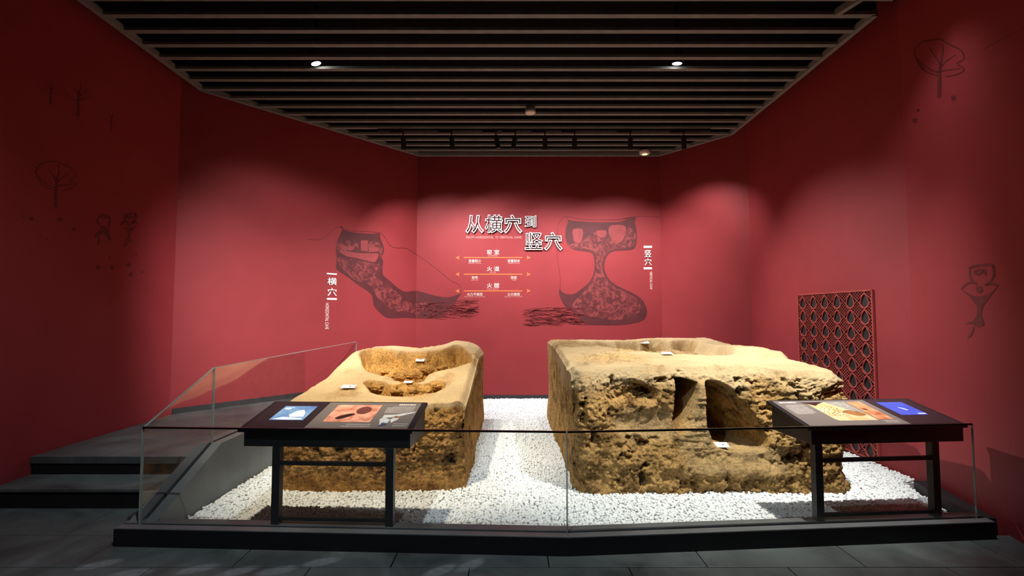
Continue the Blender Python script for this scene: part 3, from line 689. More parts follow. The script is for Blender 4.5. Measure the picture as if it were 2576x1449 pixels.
def wbar(wall, rect, mat, parent, name='bar', th=.006):
    u0, v0 = wall.sz(rect[0], rect[1]); u1, v1 = wall.sz(rect[2], rect[3]); q = [(u0, v1), (u1, v1), (u1, v0), (u0, v0)]
    return MB().add([wall.at(u, v, .001) for u, v in q] + [wall.at(u, v, th) for u, v in q], [(0,1,2,3)[::-1], (4,5,6,7), (0,1,5,4), (1,2,6,5), (2,3,7,6), (3,0,4,7)]).build(name, mat, parent)
ti = thing('title_lettering', wK.px(1290, 590), 'white outlined Chinese title lettering reading 从横穴到竖穴 on the red wall', 'sign')
for ch, x0, y0, x1, y1 in (('从', 1172, 542, 1217, 587), ('横', 1220, 541, 1265, 587), ('穴', 1268, 541, 1313, 587), ('到', 1320, 543, 1349, 573), ('竖', 1320, 585, 1365, 629), ('穴', 1369, 585, 1414, 630)):
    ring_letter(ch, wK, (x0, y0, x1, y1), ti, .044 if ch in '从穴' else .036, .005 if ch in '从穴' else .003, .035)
for wd, xa, xb in (('FROM', 1173, 1193), ('HORIZONTAL', 1197, 1242), ('TO', 1246, 1254), ('VERTICAL', 1257, 1291), ('CAVE', 1294, 1312)): letter('subtitle_word', wd, wK, (xa, 594, xb, 600), 'print_pink', ti, offset=.012)
ch = thing('comparison_chart', wK.px(1241, 690), 'white and orange arrow chart of three rows comparing kiln parts below the title', 'sign')
rows = [(648, '窑 室', 'CHAMBER', '容量较少', 'SMALLER VOLUME', '容量较多', 'LARGER VOLUME', (1179, 1210), (1277, 1308)),
        (690, '火 道', 'FLUE', '较窄', 'NARROWER', '较宽', 'WIDER', (1187, 1202), (1285, 1300)),
        (732, '火 膛', 'FIRE BOX', '火力不易控', 'FIRE DIFFICULT TO CONTROL', '火力易控', 'FIRE EASY TO CONTROL', (1175, 1214), (1277, 1308))]
for y, head, he, l, le, r, re_, lx, rx in rows:
    letter('heading', head, wK, (1225, y-20, 1256, y-8), 'print_white', ch, offset=0)
    w = len(he)*1.8; letter('heading_english', he, wK, (1240-w, y-6.5, 1240+w, y-3), 'print_pink', ch)
    wbar(wK, (1166.5, y-1.2, 1314, y+1.2), 'print_orange', ch, 'arrow_line', .003)
    for s, x in ((-1, 1145.5), (1, 1335.5)):
        flat('arrow_head', [[(x, y), (x-s*11, y-5), (x-s*8.5, y), (x-s*11, y+5)]], lambda a, b: wK.px(a, b, .003), 'print_orange', ch)
    for t, te, (xa, xb) in ((l, le, lx), (r, re_, rx)):
        letter('caption', t, wK, (xa, y+4.5, xb, y+12), 'print_white', ch, offset=0)
        m, w = (xa+xb)/2, min(26, len(te)*1.15); letter('caption_english', te, wK, (m-w, y+13, m+w, y+16), 'print_pink', ch)
def vert_sign(wall, x0, x1, bars, chars, eng, eng_rect, label):
    t = thing('vertical_sign', wall.px((x0+x1)/2, (bars[0]+bars[1])/2), label, 'sign')
    for b in bars: wbar(wall, (x0, b-2.6, x1, b+2.6), 'white_paint', t)
    for c, r in chars: letter('character', c, wall, r, 'white_paint', t, offset=.004, extrude=.006)
    letter('english', eng, wall, eng_rect, 'print_white', t, turn=True)
vert_sign(wA, 822, 847, (689, 752), (('横', (823, 698, 846, 718)), ('穴', (823, 724, 846, 745))), 'HORIZONTAL CAVE', (819, 762, 826, 828), 'white vertical sign 横穴 between two bars on the left rear wall')
vert_sign(wK, 1619, 1640, (621, 675), (('竖', (1621, 629, 1638, 647)), ('穴', (1621, 650, 1639, 668))), 'VERTICAL CAVE', (1634.5, 683, 1641, 728), 'white vertical sign 竖穴 between two bars beside the right kiln drawing')

# ------------------------------------------------------------------ kiln drawings printed on the wall
def split_corner(polys, xc, wl, wr, left=True):
    """clip polygons at a picture column, left part to wl, right part to wr"""
    def clip(poly, sgn):
        out = []
        for i, a in enumerate(poly):
            b = poly[(i+1) % len(poly)]; fa, fb = sgn*(a[0]-xc), sgn*(b[0]-xc)
            if fa >= 0: out.append(a)
            if fa*fb < 0: t = fa/(fa-fb); out.append((a[0]+(b[0]-a[0])*t, a[1]+(b[1]-a[1])*t))
        return out
    res = []
    for p in polys:
        for sgn, w in ((-1, wl), (1, wr)):
            c = clip(p, sgn)
            if len(c) > 2: res.append((w, c))
    return res
def print_on(name, polys, walls, xc, mat, parent, off):
    mb = MB()
    parts = split_corner(polys, xc, *walls) if xc else [(walls, p) for p in polys]
    for w, poly in parts:
        mb.add([w.px(p[0], p[1], off) for p in poly], tessellate_polygon([[Vector((p[0], p[1], 0)) for p in poly]]))
    return mb.build(name, mat, parent)
def crop2px(pts, x0, y0, k): return [(x0 + x/k, y0 + y/k) for x, y in pts]
XC = 1048.5
A5 = lambda pts: crop2px(pts, 760, 480, 3.814)
d1 = thing('kiln_drawing', wA.px(950, 700), 'printed dark red section drawing of a sloping horizontal kiln across the left wall corner', 'mural', 'kiln section drawings')
body = smooth_poly(A5([(360,345),(385,342),(400,372),(470,395),(560,405),(650,412),(740,405),(755,400),(748,440),(770,500),(788,560),(780,600),(768,620),(760,640),(778,680),(772,730),(775,800),(790,822),(860,880),(930,940),(990,968),(1060,962),(1110,962),(1200,985),(1300,1012),(1400,1022),(1480,1000),(1525,985),(1500,1020),(1478,1060),(1420,1130),(1300,1222),(1000,1218),(830,1220),(760,1180),(700,1120),(680,1060),(670,1000),(620,955),(540,905),(450,835),(360,775),(325,740),(330,690),(335,640),(325,560),(335,490),(360,430),(385,370)]), 3)
print_on('chamber', [body], (wA, wK), XC, 'mural_dark', d1, .0022)
print_on('shelf', [smooth_poly(A5([(350,572),(420,575),(520,595),(640,600),(720,600),(730,625),(715,660),(690,685),(600,665),(500,640),(420,625)]), 3)], (wA, wK), XC, 'mural_light', d1, .0030)
for p in ([(360,520),(380,505),(430,540),(425,570),(375,565)], [(430,535),(505,530),(500,560),(460,572),(435,560)], [(565,475),(630,475),(632,580),(600,580),(562,570)], [(640,545),(730,540),(725,580),(640,590)]):
    print_on('pot', [A5(p)], (wA, wK), XC, 'mural_light', d1, .0030)
print_on('flame', [smooth_poly(A5([(345,640),(430,640),(520,665),(690,700),(740,700),(720,770),(700,820),(790,880),(850,930),(930,990),(1000,1060),(1110,1080),(1200,1060),(1130,1180),(1000,1160),(880,1150),(790,1080),(720,1020),(690,960),(640,900),(500,850),(400,760),(345,700)]), 3), smooth_poly(A5([(340,500),(480,470),(540,520),(520,570),(345,570)]), 3), smooth_poly(A5([(640,500),(720,490),(775,560),(750,640),(735,580),(640,560)]), 3)], (wA, wK), XC, 'mural_mottled', d1, .0028)
ln = []
for pts in ([(55,465),(130,470),(190,462),(250,420),(300,370),(360,343)], [(760,410),(800,455),(840,520),(900,545),(1000,552),(1080,600),(1200,680),(1330,780),(1430,865),(1490,890),(1520,930),(1525,985)], [(385,345),(420,372),(500,385),(620,390),(755,400)]):
    print_on('outline', stroke(A5(pts), 1.5), (wA, wK), XC, 'mural_line', d1, .0026)
tw_ = []
for i in range(150):
    t = random.random(); x = 1060 + 560*random.random()**.8; yv = 1070 + 150*random.random() - 30*(random.random() if x > 1400 else 0); ln_ = 60 + 120*random.random(); a = random.gauss(-.02, .12) - (.25 if random.random() < .12 else 0)
    tw_ += stroke(A5([(x, yv), (x+ln_*.5, yv+ln_*.5*math.tan(a)+random.gauss(0, 5)), (min(x+ln_, 1690), yv+ln_*math.tan(a))]), random.uniform(.8, 2.0), .3)
print_on('firewood', tw_, (wA, wK), XC, 'mural_line', d1, .0034)
A7 = lambda pts: crop2px(pts, 1280, 500, 4.025)
d2 = thing('kiln_drawing', wK.px(1500, 700), 'printed dark red section drawing of an hourglass vertical kiln on the back wall', 'mural', 'kiln section drawings')
body = smooth_poly(A7([(590,182),(605,215),(720,230),(900,238),(1100,235),(1180,215),(1280,185),(1275,240),(1290,300),(1298,400),(1285,480),(1250,515),(1150,525),(1070,530),(1010,560),(980,610),(966,680),(975,740),(1010,810),(1080,870),(1180,920),(1300,980),(1370,1050),(1398,1130),(1390,1190),(1350,1235),(1250,1262),(1100,1280),(900,1278),(770,1270),(700,1200),(630,1130),(570,1090),(530,1020),(510,960),(515,915),(550,950),(610,968),(670,960),(740,910),(810,850),(850,780),(868,700),(865,620),(850,560),(790,535),(700,525),(630,500),(590,450),(572,380),(580,290),(600,230)]), 3)
print_on('chamber', [body], wK, None, 'mural_dark', d2, .0022)
for p in ([(650,308),(745,308),(748,380),(725,440),(695,450),(660,430),(648,370)], [(893,322),(985,322),(985,370),(955,390),(920,390),(895,375)], [(1040,268),(1160,268),(1185,300),(1180,360),(1150,420),(1110,450),(1060,435),(1020,370),(1008,310)]):
    print_on('pot', [smooth_poly(A7(p), 2)], wK, None, 'mural_light', d2, .0030)
print_on('flame', [smooth_poly(A7([(600,470),(700,440),(850,350),(900,330),(1010,400),(1180,300),(1240,300),(1285,360),(1270,470),(1150,500),(1040,520),(970,580),(950,680),(960,760),(1050,880),(1180,940),(1310,1030),(1330,1120),(1260,1200),(1050,1230),(900,1200),(760,1180),(640,1100),(700,1000),(800,900),(860,800),(880,680),(880,560),(800,510),(640,500)]), 3)], wK, None, 'mural_mottled', d2, .0028)
ln = []
for pts in ([(590,180),(550,188),(520,225),(497,290),(488,420),(485,540),(505,690),(522,820),(518,920)], [(590,178),(720,205),(900,212),(1100,215),(1200,195),(1290,178),(1440,180),(1560,185)], [(1000,210),(1120,205),(1280,185)]):
    print_on('outline', stroke(A7(pts), 1.4), wK, None, 'mural_line', d2, .0026)
tw_ = []
for i in range(170):
    x = 140 + 620*random.random(); yv = 1100 + 175*random.random() + (25 if x < 250 else 0); yv = min(yv, 1278); l_ = 60 + 110*random.random(); a = random.gauss(.03, .12)
    tw_ += stroke(A7([(x, yv), (x+l_*.5, yv+l_*.5*math.tan(a)+random.gauss(0, 5)), (x+l_, min(yv+l_*math.tan(a), 1280))]), random.uniform(.8, 2.1), .4)
print_on('firewood', tw_, wK, None, 'mural_line', d2, .0034)

# faint figures printed on the dark side walls
def faint(name, wall, polys, anchor, label, mat='mural_faint'):
    t = thing(name, wall.px(*anchor), label, 'mural', 'faint wall figures')
    if name == 'wall_marks':
        for q in polys: print_on('mark', [q], wall, None, mat, t, .0022)
    else: print_on('print', polys, wall, None, mat, t, .0022)
    return t
def tree(cx, cy, k, full=True):
    T = lambda pts: [(cx + x*k, cy + y*k) for x, y in pts]
    p = stroke(T([(0, 60), (1, 30), (2, 0), (5, -18)]), 8*k, 4*k)
    for q in ([(2, 0), (16, -14), (34, -26)], [(3, -5), (-8, -22), (-18, -36)], [(5, -18), (8, -34), (6, -48)], [(0, 8), (24, 4), (44, 2)], [(0, 10), (-22, 2), (-44, -18)]): p += stroke(T(q), 3*k, 1*k)
    if full: p += stroke(T([(-2, 16), (-30, 6), (-48, -22), (-48, -36), (-36, -50), (-18, -54), (2, -56), (22, -46), (44, -34), (50, -18), (36, -8), (50, 2), (40, 12), (14, 18)]), 2.4*k)
    return p
faint('wall_tree', wB, tree(141, 462, 1.0), (141, 462), 'faint dark red tree with a round outlined crown on the left wall')
faint('wall_tree', wB, tree(197, 245, .8, False), (197, 262), 'dim bare tree near the top of the left wall')
faint('wall_tree', wB, tree(128, 230, .55, False), (128, 245), 'smallest blurred tree at the far top of the left wall')
faint('wall_tree', wB, tree(280, 300, .5, False), (280, 318), 'short dim tree stem on the left wall nearest the rear corner')
faint('wall_tree', wF, tree(2362, 170, 1.25, True), (2362, 190), 'faint bare tree high on the right front wall')
def blobs(pts, r): return [[(x + r*math.cos(a)*random.uniform(.7, 1.2), y + 1.2*r*math.sin(a)*random.uniform(.7, 1.2)) for a in np.linspace(0, 6.28, 9)[:-1]] for x, y in pts]
faint('wall_marks', wB, blobs([(80, 550), (152, 552), (187, 576)], 5) + blobs([(57, 545), (101, 593), (118, 601)], 2.5), (120, 570), 'scatter of dark paw-like dots below the outlined wall tree')
faint('wall_marks', wB, blobs([(247, 673), (283, 672), (325, 667), (330, 690)], 5) + blobs([(343, 640), (276, 645), (358, 684)], 2.5), (300, 675), 'scatter of dark dots below the two small wall figures')
faint('wall_marks', wF, blobs([(2398, 245), (2302, 304)], 6) + blobs([(2309, 277)], 4), (2350, 280), 'few dark dots below the tree on the right front wall')
def figure(P):
    p = [smooth_poly(P(q), 3) for q in ([(-100, -2), (-60, 22), (0, 40), (60, 20), (104, -22), (60, 40), (22, 90), (12, 140), (28, 190), (-4, 205), (-40, 185), (-78, 188), (-30, 168), (-14, 140), (-16, 90), (-50, 40)], [(-12, -14), (12, -16), (20, 4), (2, 20), (-16, 6)])]
    for q in ([(-100, -2), (-70, -30), (-40, -40)], [(104, -20), (70, -32), (30, -24)], [(-52, -120), (0, -132), (70, -134), (78, -110)], [(-52, -120), (-52, -80), (-40, -48), (-10, -26)], [(78, -130), (80, -80), (66, -50), (44, -26)], [(-30, -96), (-10, -84), (12, -90), (14, -104), (-8, -108), (-24, -100)], [(20, -110), (34, -100), (30, -82)], [(-30, 205), (-40, 240), (-62, 262)]): p += stroke(P(q), 5)
    return p
faint('wall_figure', wF, figure(lambda q: [(2463 + x*.46, 728 + y*.46) for x, y in q]), (2463, 745), 'faint dark red figure raising a pot overhead on the right front wall')
faint('wall_figure', wB, figure(lambda q: [(325 + x*.21, 566 + y*.21) for x, y in q]), (325, 570), 'small faint figure with raised arms holding a pot on the left wall')
def figure2(P):
    p = [smooth_poly(P(q), 3) for q in ([(-15, -20), (10, -24), (25, -8), (30, 20), (38, 60), (26, 62), (18, 38), (-5, 25), (-30, 40), (-45, 42), (-30, 15), (-10, 0)],)]
    for q in ([(-20, -30), (-28, -60), (-10, -85), (25, -80), (35, -55), (28, -20)], [(-20, -75), (5, -70), (30, -75)], [(-30, 40), (-20, 60), (-28, 90)]): p += stroke(P(q), 4)
    return p
faint('wall_figure', wB, figure2(lambda q: [(260 + x*.5, 578 + y*.42) for x, y in q]), (260, 580), 'small faint walking figure carrying a round bundle on the left wall')
faint('wall_line', wF, stroke([(2472, 124), (2520, 98), (2600, 56)], 1.4), (2520, 98), 'thin dark slanting line at the top of the right front wall')

# ------------------------------------------------------------------ lattice screen on the right wall
p0, p1 = wE.sz(2010, 742)[0], wE.sz(2197, 735)[0]; LZ1 = 1.735; LZ0 = .03; PW, PH = (p1-p0)/6, .168
ls = thing('lattice_screen', wE.at((p0+p1)/2, LZ0, 0), 'red cut lattice screen with teardrop openings on the right wall', 'screen')
def wslab(name, u0, u1, z0, z1, o0, o1, mat, parent):
    q = [(u0, z0), (u1, z0), (u1, z1), (u0, z1)]
    return MB().add([wE.at(u, v, o0) for u, v in q] + [wE.at(u, v, o1) for u, v in q], [(3,2,1,0), (4,5,6,7), (0,1,5,4), (1,2,6,5), (2,3,7,6), (3,0,4,7)]).build(name, mat, parent)
wslab('backing', p0, p1, LZ0, LZ1, .002, .006, 'lattice_back', ls)
nr = int((LZ1-LZ0)/PH) + 1; ZT = LZ1 - .02
def clipseg(a, b):
    """clip a segment to the screen rectangle"""
    t0, t1 = 0., 1.; d = (b[0]-a[0], b[1]-a[1])
    for p, q in ((-d[0], a[0]-p0), (d[0], p1-a[0]), (-d[1], a[1]-LZ0), (d[1], LZ1-a[1])):
        if abs(p) < 1e-9:
            if q < 0: return None
        else:
            r = q/p
            if p < 0: t0 = max(t0, r)
            else: t1 = min(t1, r)
    return None if t0 >= t1 - 1e-3 else ((a[0]+d[0]*t0, a[1]+d[1]*t0), (a[0]+d[0]*t1, a[1]+d[1]*t1))
def bar3(mb, seg, w, o0, o1):
    (ax, az), (bx, bz) = seg; l = math.hypot(bx-ax, bz-az); n = (-(bz-az)/l*w/2, (bx-ax)/l*w/2)
    q = [(ax-n[0], az-n[1]), (bx-n[0], bz-n[1]), (bx+n[0], bz+n[1]), (ax+n[0], az+n[1])]
    mb.add([wE.at(u, v, o0) for u, v in q] + [wE.at(u, v, o1) for u, v in q], [(3,2,1,0), (4,5,6,7), (0,1,5,4), (1,2,6,5), (2,3,7,6), (3,0,4,7)])
# long diagonals through the points (column edge, row centre)
for sgn in (1, -1):
    for k in range(-nr-1, nr+8):
        a = (p0 + (k - 0.0)*PW, ZT - PH/2 if False else ZT - PH/2); b = (a[0] + sgn*40*PW, a[1] - 40*PH); a2 = (a[0] - sgn*40*PW, a[1] + 40*PH)
        s = clipseg(a2, b)
        if s: mb = MB(); bar3(mb, s, .006, .008, .020); mb.build('lattice_bar', 'lattice_red', ls)
def drop(k, w, h):   # teardrop: pointed at the top
    return [(w*math.sin(2*math.pi*i/k)*math.sin(math.pi*i/k)**.9, h*math.cos(2*math.pi*i/k)) for i in range(k)]
K = 22; outer, inner = drop(K, .084, .081), drop(K, .071, .070)
vs = [(x, y, z) for ring, z in ((outer, .008), (inner, .008), (outer, .021), (inner, .021)) for x, y in ring]
fs = []
for i in range(K):
    j = (i+1) % K; fs += [(2*K+i, 2*K+j, 3*K+j, 3*K+i), (i, j, 2*K+j, 2*K+i), (K+j, K+i, 3*K+i, 3*K+j)]
dm = D.meshes.new('teardrop_ring'); dm.from_pydata(vs, [], fs); dm.materials.append(MAT['lattice_red'])
Rm = Matrix((wE.t, Vector((0, 0, 1)), wE.n)).transposed().to_4x4(); linv = Matrix.Translation(ls.location).inverted()
fine = MB()
for r in range(nr):
    for c in range(6):
        cu, cz = p0 + (c+.5)*PW, ZT - PH*(r+.5) + 0
        if cz - .07 > LZ0:
            o = D.objects.new('teardrop_ring', dm); COL.objects.link(o); o.parent = ls; o.matrix_parent_inverse = linv; o.matrix_world = Matrix.Translation(wE.at(cu, cz, 0)) @ Rm
    for c in range(7):
        cu, cz = p0 + c*PW, ZT - PH*(r+1)
        for sgn in (1, -1):
            for k in (-.15, -.05, .05, .15):
                m = (cu + k*PW, cz + sgn*k*PH)
                s = clipseg((m[0] - PW*.25, m[1] + sgn*PH*.25), (m[0] + PW*.25, m[1] - sgn*PH*.25))
                if s and abs(m[0]-p0) < 9: bar3(fine, s, .0032, .007, .016)
for c in range(7):   # half cells of the top row
    cu, cz = p0 + c*PW, ZT
    for sgn in (1, -1):
        for k in (-.15, -.05, .05, .15):
            m = (cu + k*PW, cz + sgn*k*PH); s = clipseg((m[0] - PW*.25, m[1] + sgn*PH*.25), (m[0] + PW*.25, m[1] - sgn*PH*.25))
            if s: bar3(fine, s, .0032, .007, .016)
tag(fine.build('fine_mesh', 'lattice_red', ls), kind='stuff')
for s in (((p0, LZ0), (p1, LZ0)), ((p0, LZ1), (p1, LZ1)), ((p0, LZ0), (p0, LZ1)), ((p1, LZ0), (p1, LZ1))):
    mb = MB(); bar3(mb, s, .016, .002, .021); mb.build('frame_bar', 'lattice_red', ls)

# ------------------------------------------------------------------ information stands
def text_rows(T, x0, x1, ys, h, gap=.5, ragged=0):
    """rows of tiny illegible characters as print marks"""
    out = []
    for k, y in enumerate(ys):
        x = x0 + (ragged if k == 0 else 0); xe = x1 - (random.uniform(0, .3)*(x1-x0) if k == len(ys)-1 and len(ys) > 1 else 0)
        h_ = h*.26
        while x < xe - h_:
            w = h_*random.uniform(.6, .95); out.append([(x, y), (x+w, y), (x+w, y+h*random.uniform(.75, 1)), (x, y+h*.95)]); x += h_*(1+gap*.3)
    return out
def pic_mat(name, cols, scale, em=0):
    m, nt, b = nodes_of(name); tc = N(nt, 'ShaderNodeTexCoord'); no = N(nt, 'ShaderNodeTexNoise', Scale=scale, Detail=5.0, Distortion=.8)
    nt.links.new(tc.outputs['Object'], no.inputs['Vector']); r = ramp(nt, no.outputs['Fac'], cols); nt.links.new(r.outputs[0], b.inputs['Base Color']); b.inputs['Roughness'].default_value = .35
    if em: nt.links.new(r.outputs[0], b.inputs['Emission Color']); b.inputs['Emission Strength'].default_value = em; b.inputs['Base Color'].default_value = (.02, .02, .02, 1); nt.links.remove(b.inputs['Base Color'].links[0])
pic_mat('photo_pink', [(.3, (.45, .13, .08)), (.5, (.7, .3, .2)), (.7, (.85, .5, .36))], 14)
pic_mat('photo_tan', [(.3, (.5, .3, .12)), (.5, (.68, .47, .24)), (.7, (.75, .58, .36))], 12)
pic_mat('photo_orange', [(.3, (.3, .08, .03)), (.5, (.6, .22, .1)), (.7, (.75, .38, .22))], 12)
plain('photo_dark', (.03, .012, .012), .4); plain('photo_maroon', (.16, .045, .04), .4, noise=.5, scale=60); plain('photo_grey', (.3, .28, .25), .4, noise=.3, scale=30); plain('photo_pale', (.6, .62, .64), .4, noise=.15, scale=30); plain('photo_brown', (.3, .13, .04), .4, noise=.3, scale=30); plain('photo_navy', (.05, .08, .14), .4); plain('print_grey', (.5, .46, .44), .5)
pic_mat('screen_sky', [(.3, (.10, .22, .50)), (.5, (.20, .38, .60)), (.72, (.48, .66, .72))], 5, .8)
pic_mat('screen_blue', [(.3, (.035, .075, .62)), (.55, (.06, .12, .75)), (.75, (.16, .2, .8))], 5, .85)
emit('screen_white', (.75, .82, .9), .75)
def stand(loc, rz, Wd, legs, label, mirror):
    t = thing('information_stand', loc, label, 'stand', 'information stands at the glass rail'); M = Matrix.Translation(loc) @ Matrix.Rotation(rz, 4, 'Z')
    h = Wd/2; yF, yB, zF, zB = -.012, .46, .735, .835     # tilted top
    def top(u, v, off): # u,v in 0..1 across / up the slope
        return M @ Vector((-h + Wd*u, yF + (yB-yF)*v, zF + (zB-zF)*v + off))
    def slab(name, u0, u1, v0, v1, o0, o1, mat, bev=0):
        q = [(u0, v0), (u1, v0), (u1, v1), (u0, v1)]
        return MB().hexa([top(u, v, o0) for u, v in q], [top(u, v, o1) for u, v in q]).build(name, mat, t, bevel=bev)
    slab('table_top', 0, 1, 0, 1, -.022, 0, 'black_metal', .004)
    q = [(.03, .04), (.985, .04), (.985, .97), (.03, .97)]; hb = [top(u, v, 0) for u, v in q]
    MB().hexa([Vector((p.x, p.y, .618)) for p in hb], [top(u, v, -.022) for u, v in q]).build('housing', 'black_metal', t, bevel=.003)
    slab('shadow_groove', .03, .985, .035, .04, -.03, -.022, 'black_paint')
    for lx in legs:
        MB().box((lx-.026, 0, PZ - .0), (lx+.026, .052, zF - .117), M).build('leg', 'black_metal', t, bevel=.002)
    MB().box((legs[0]+.026, .015, .495), (legs[1]-.026, .038, .52), M).build('cross_bar', 'black_metal', t)
    MB().box((legs[0]+.026, .015, .135), (legs[1]-.026, .038, .158), M).build('cross_bar', 'black_metal', t)
    U = (lambda u: 1-u) if mirror else (lambda u: u)
    own = {}
    def pr(name, polys, mat, off):
        parent = own.get('screen' if name == 'screen_picture' else 'graphic_panel' if name[:5] in ('photo', 'drawi', 'text_') else '', t)
        own[name] = flat(name, [[(U(a), b) for a, b in p] for p in polys], lambda a, b: top(a, b, off), mat, parent); return own[name]
    return t, pr
R_ = lambda a, b, c, d: [(a, b), (c, b), (c, d), (a, d)]
sl_, pr = stand((-1.235, pl_y(-1.235) + .095, 0), math.atan2(PL[1][1]-PL[0][1], PL[1][0]-PL[0][0]), 1.17, (-.325, .435), 'black information stand with a pale blue screen on its left, by the orange block', False)
g = pr('graphic_panel', [R_(.375, .055, .965, .955)], 'panel_brown', .0012)
bz = pr('screen_bezel', [R_(.03, .055, .375, .955)], 'screen_bezel', .0012)
pr('screen', [R_(.115, .30, .32, .80)], 'screen_sky', .0022)
pr('screen_picture', [[(.20, .48), (.225, .62), (.26, .66), (.285, .55), (.30, .42), (.22, .40)], [(.13, .33), (.18, .40), (.23, .38), (.30, .36), (.31, .32), (.2, .31)]], 'screen_white', .0026)
pr('screen_picture', [R_(.13, .68, .17, .71), R_(.13, .73, .185, .745)], 'screen_white', .0026)
pr('photograph', [R_(.445, .25, .725, .86)], 'photo_pink', .0020)
pr('photograph_hole', [smooth_poly([(.50, .37), (.53, .34), (.57, .42), (.60, .52), (.57, .54), (.52, .46)])], 'photo_dark', .0026)
pr('photograph_pit', [[(.635 + .045*math.cos(a), .66 + .14*math.sin(a)) for a in np.linspace(0, 6.28, 17)[:-1]]], 'photo_maroon', .0026)
pr('drawing', [[(.78, .40), (.86, .43), (.94, .56), (.96, .60), (.955, .63), (.93, .60), (.85, .52), (.78, .50)], [(.795, .14), (.83, .18), (.835, .34), (.79, .42), (.77, .36)], [(.85, .24), (.88, .34), (.88, .42), (.85, .42), (.835, .34)]], 'photo_pale', .0024)
pr('drawing', [[(.79, .11), (.83, .15), (.835, .22), (.80, .24)]], 'photo_navy', .0028); pr('drawing', [[(.845, .40), (.875, .40), (.88, .45), (.85, .47)]], 'photo_brown', .0028)
pr('text_block', text_rows(0, .83, .94, (.86,), .045), 'print_white', .0024)
pr('text_block', text_rows(0, .77, .945, (.785, .742, .70, .657, .615, .57), .03, ragged=.03), 'print_grey', .0024)
pr('text_block', text_rows(0, .60, .745, (.16,), .03) + text_rows(0, .575, .745, (.10,), .03) + text_rows(0, .87, .965, (.19, .13), .03), 'print_grey', .0024)
aR = math.atan2(PL[2][1]-PL[1][1], PL[2][0]-PL[1][0])
sr_, pr = stand((2.56, pl_y(2.56) + .095, 0), aR, 1.16, (-.50, .345), 'black information stand with a deep blue screen on its right, near the right wall', False)
pr('graphic_panel', [R_(.03, .055, .66, .955)], 'panel_brown', .0012)
pr('screen_bezel', [R_(.66, .055, .97, .955)], 'screen_bezel', .0012)
pr('screen', [R_(.715, .36, .895, .84)], 'screen_blue', .0022)
pr('screen_picture', [[(.79, .64), (.80, .60), (.815, .52), (.825, .53), (.815, .60)]], 'screen_white', .0026); pr('screen_picture', [R_(.84, .385, .89, .41)], 'screen_white', .0026)
pr('photograph', [[(.235, .82), (.245, .25), (.26, .20), (.505, .20), (.505, .88), (.2, .88)]], 'photo_tan', .0020)
pr('photograph', [[(.235, .82), (.2, .88), (.36, .88), (.30, .80), (.27, .74)]], 'photo_dark', .0024)
pr('photograph', [[(.36, .88), (.505, .88), (.505, .45), (.44, .55), (.40, .74)]], 'photo_grey', .0023)
pr('photograph', [smooth_poly([(.37, .50), (.42, .56), (.47, .50), (.50, .42), (.47, .36), (.42, .36), (.385, .45)])], 'photo_brown', .0027)
pr('photograph', [R_(.515, .22, .615, .88)], 'photo_orange', .0020)
pr('photograph', [[(.53, .62), (.56, .60), (.565, .54), (.545, .56)]], 'photo_dark', .0026)
holes = [[(.315 + r_*.42*math.cos(a)/1 + .004*math.cos(b), .54 + r_*1.0*math.sin(a) + .012*math.sin(b)) for b in np.linspace(0, 6.28, 7)[:-1]] for r_, n_ in ((.10, 9), (.15, 13), (.05, 4)) for a in np.linspace(0, 6.28, n_+1)[:-1]]
pr('photograph_holes', holes, 'photo_dark', .0028)
pr('text_block', text_rows(0, .06, .19, (.86,), .05), 'print_white', .0024)
pr('text_block', text_rows(0, .06, .205, (.76, .715, .67, .625, .58, .535, .49, .445), .031, ragged=.02), 'print_grey', .0024)
pr('text_block', text_rows(0, .53, .63, (.16, .11), .03), 'print_grey', .0024)

# ------------------------------------------------------------------ white name cards on the kiln blocks
dg = bpy.context.evaluated_depsgraph_get(); dg.update()
def card(px, py, body, wpx, label, tilt=.2):
    d = ray(px, py).normalized(); hit = S.ray_cast(dg, EYE + d*3.75, d); p = hit[1] if hit[0] else on_z(px, py, .8)
    w = wpx*(p.y/FPX)*1.02; h = w*.62
    t = thing('name_card', p, label, 'card', 'name cards on the kiln blocks')
    M = Matrix.Translation(p + Vector((0, 0, .012 + h*.5*math.sin(tilt)))) @ Matrix.Rotation(tilt, 4, 'X') @ Matrix.Rotation(random.uniform(-.06, .06), 4, 'Z')
    MB().box((-w/2, -h/2, 0), (w/2, h/2, .004), M).build('card', 'card_white', t)
    MB().box((-w*.3, -h*.1, -.01 - h*.4*math.sin(tilt)), (w*.3, h*.45, -.001), M).build('wedge_support', 'card_white', t)
    me = text_mesh(body, .01); n = len(me.vertices); co = np.empty(n*3, np.float32); me.vertices.foreach_get('co', co); co = co.reshape(-1, 3); lo, hi = co.min(0), co.max(0); r = (co-lo)/np.maximum(hi-lo, 1e-6)
    me.vertices.foreach_set('co', np.array([tuple(M @ Vector((-w*.2 + w*.4*a, -h*.17 + h*.34*b, .0046))) for a, b, _ in r], np.float32).ravel()); me.update()
    mesh_obj('lettering', me, 'ink', t)
card(877, 978, '火 膛', 33, 'white card lying on the flat front corner of the orange block')
card(1057, 911, '窑 室', 21, 'white card inside the large chamber of the orange block', .5)
card(1027, 966, '火 道', 21, 'white card on the rubble between the two chambers of the orange block')
card(1621, 866, '窑 室', 22, 'white card farthest back on top of the brown block', .3)
card(1678, 893, '火 道', 25, 'white card near the front edge on top of the brown block')
card(1815, 1127, '火 膛', 33, 'white card on the cave floor of the brown block', .35)

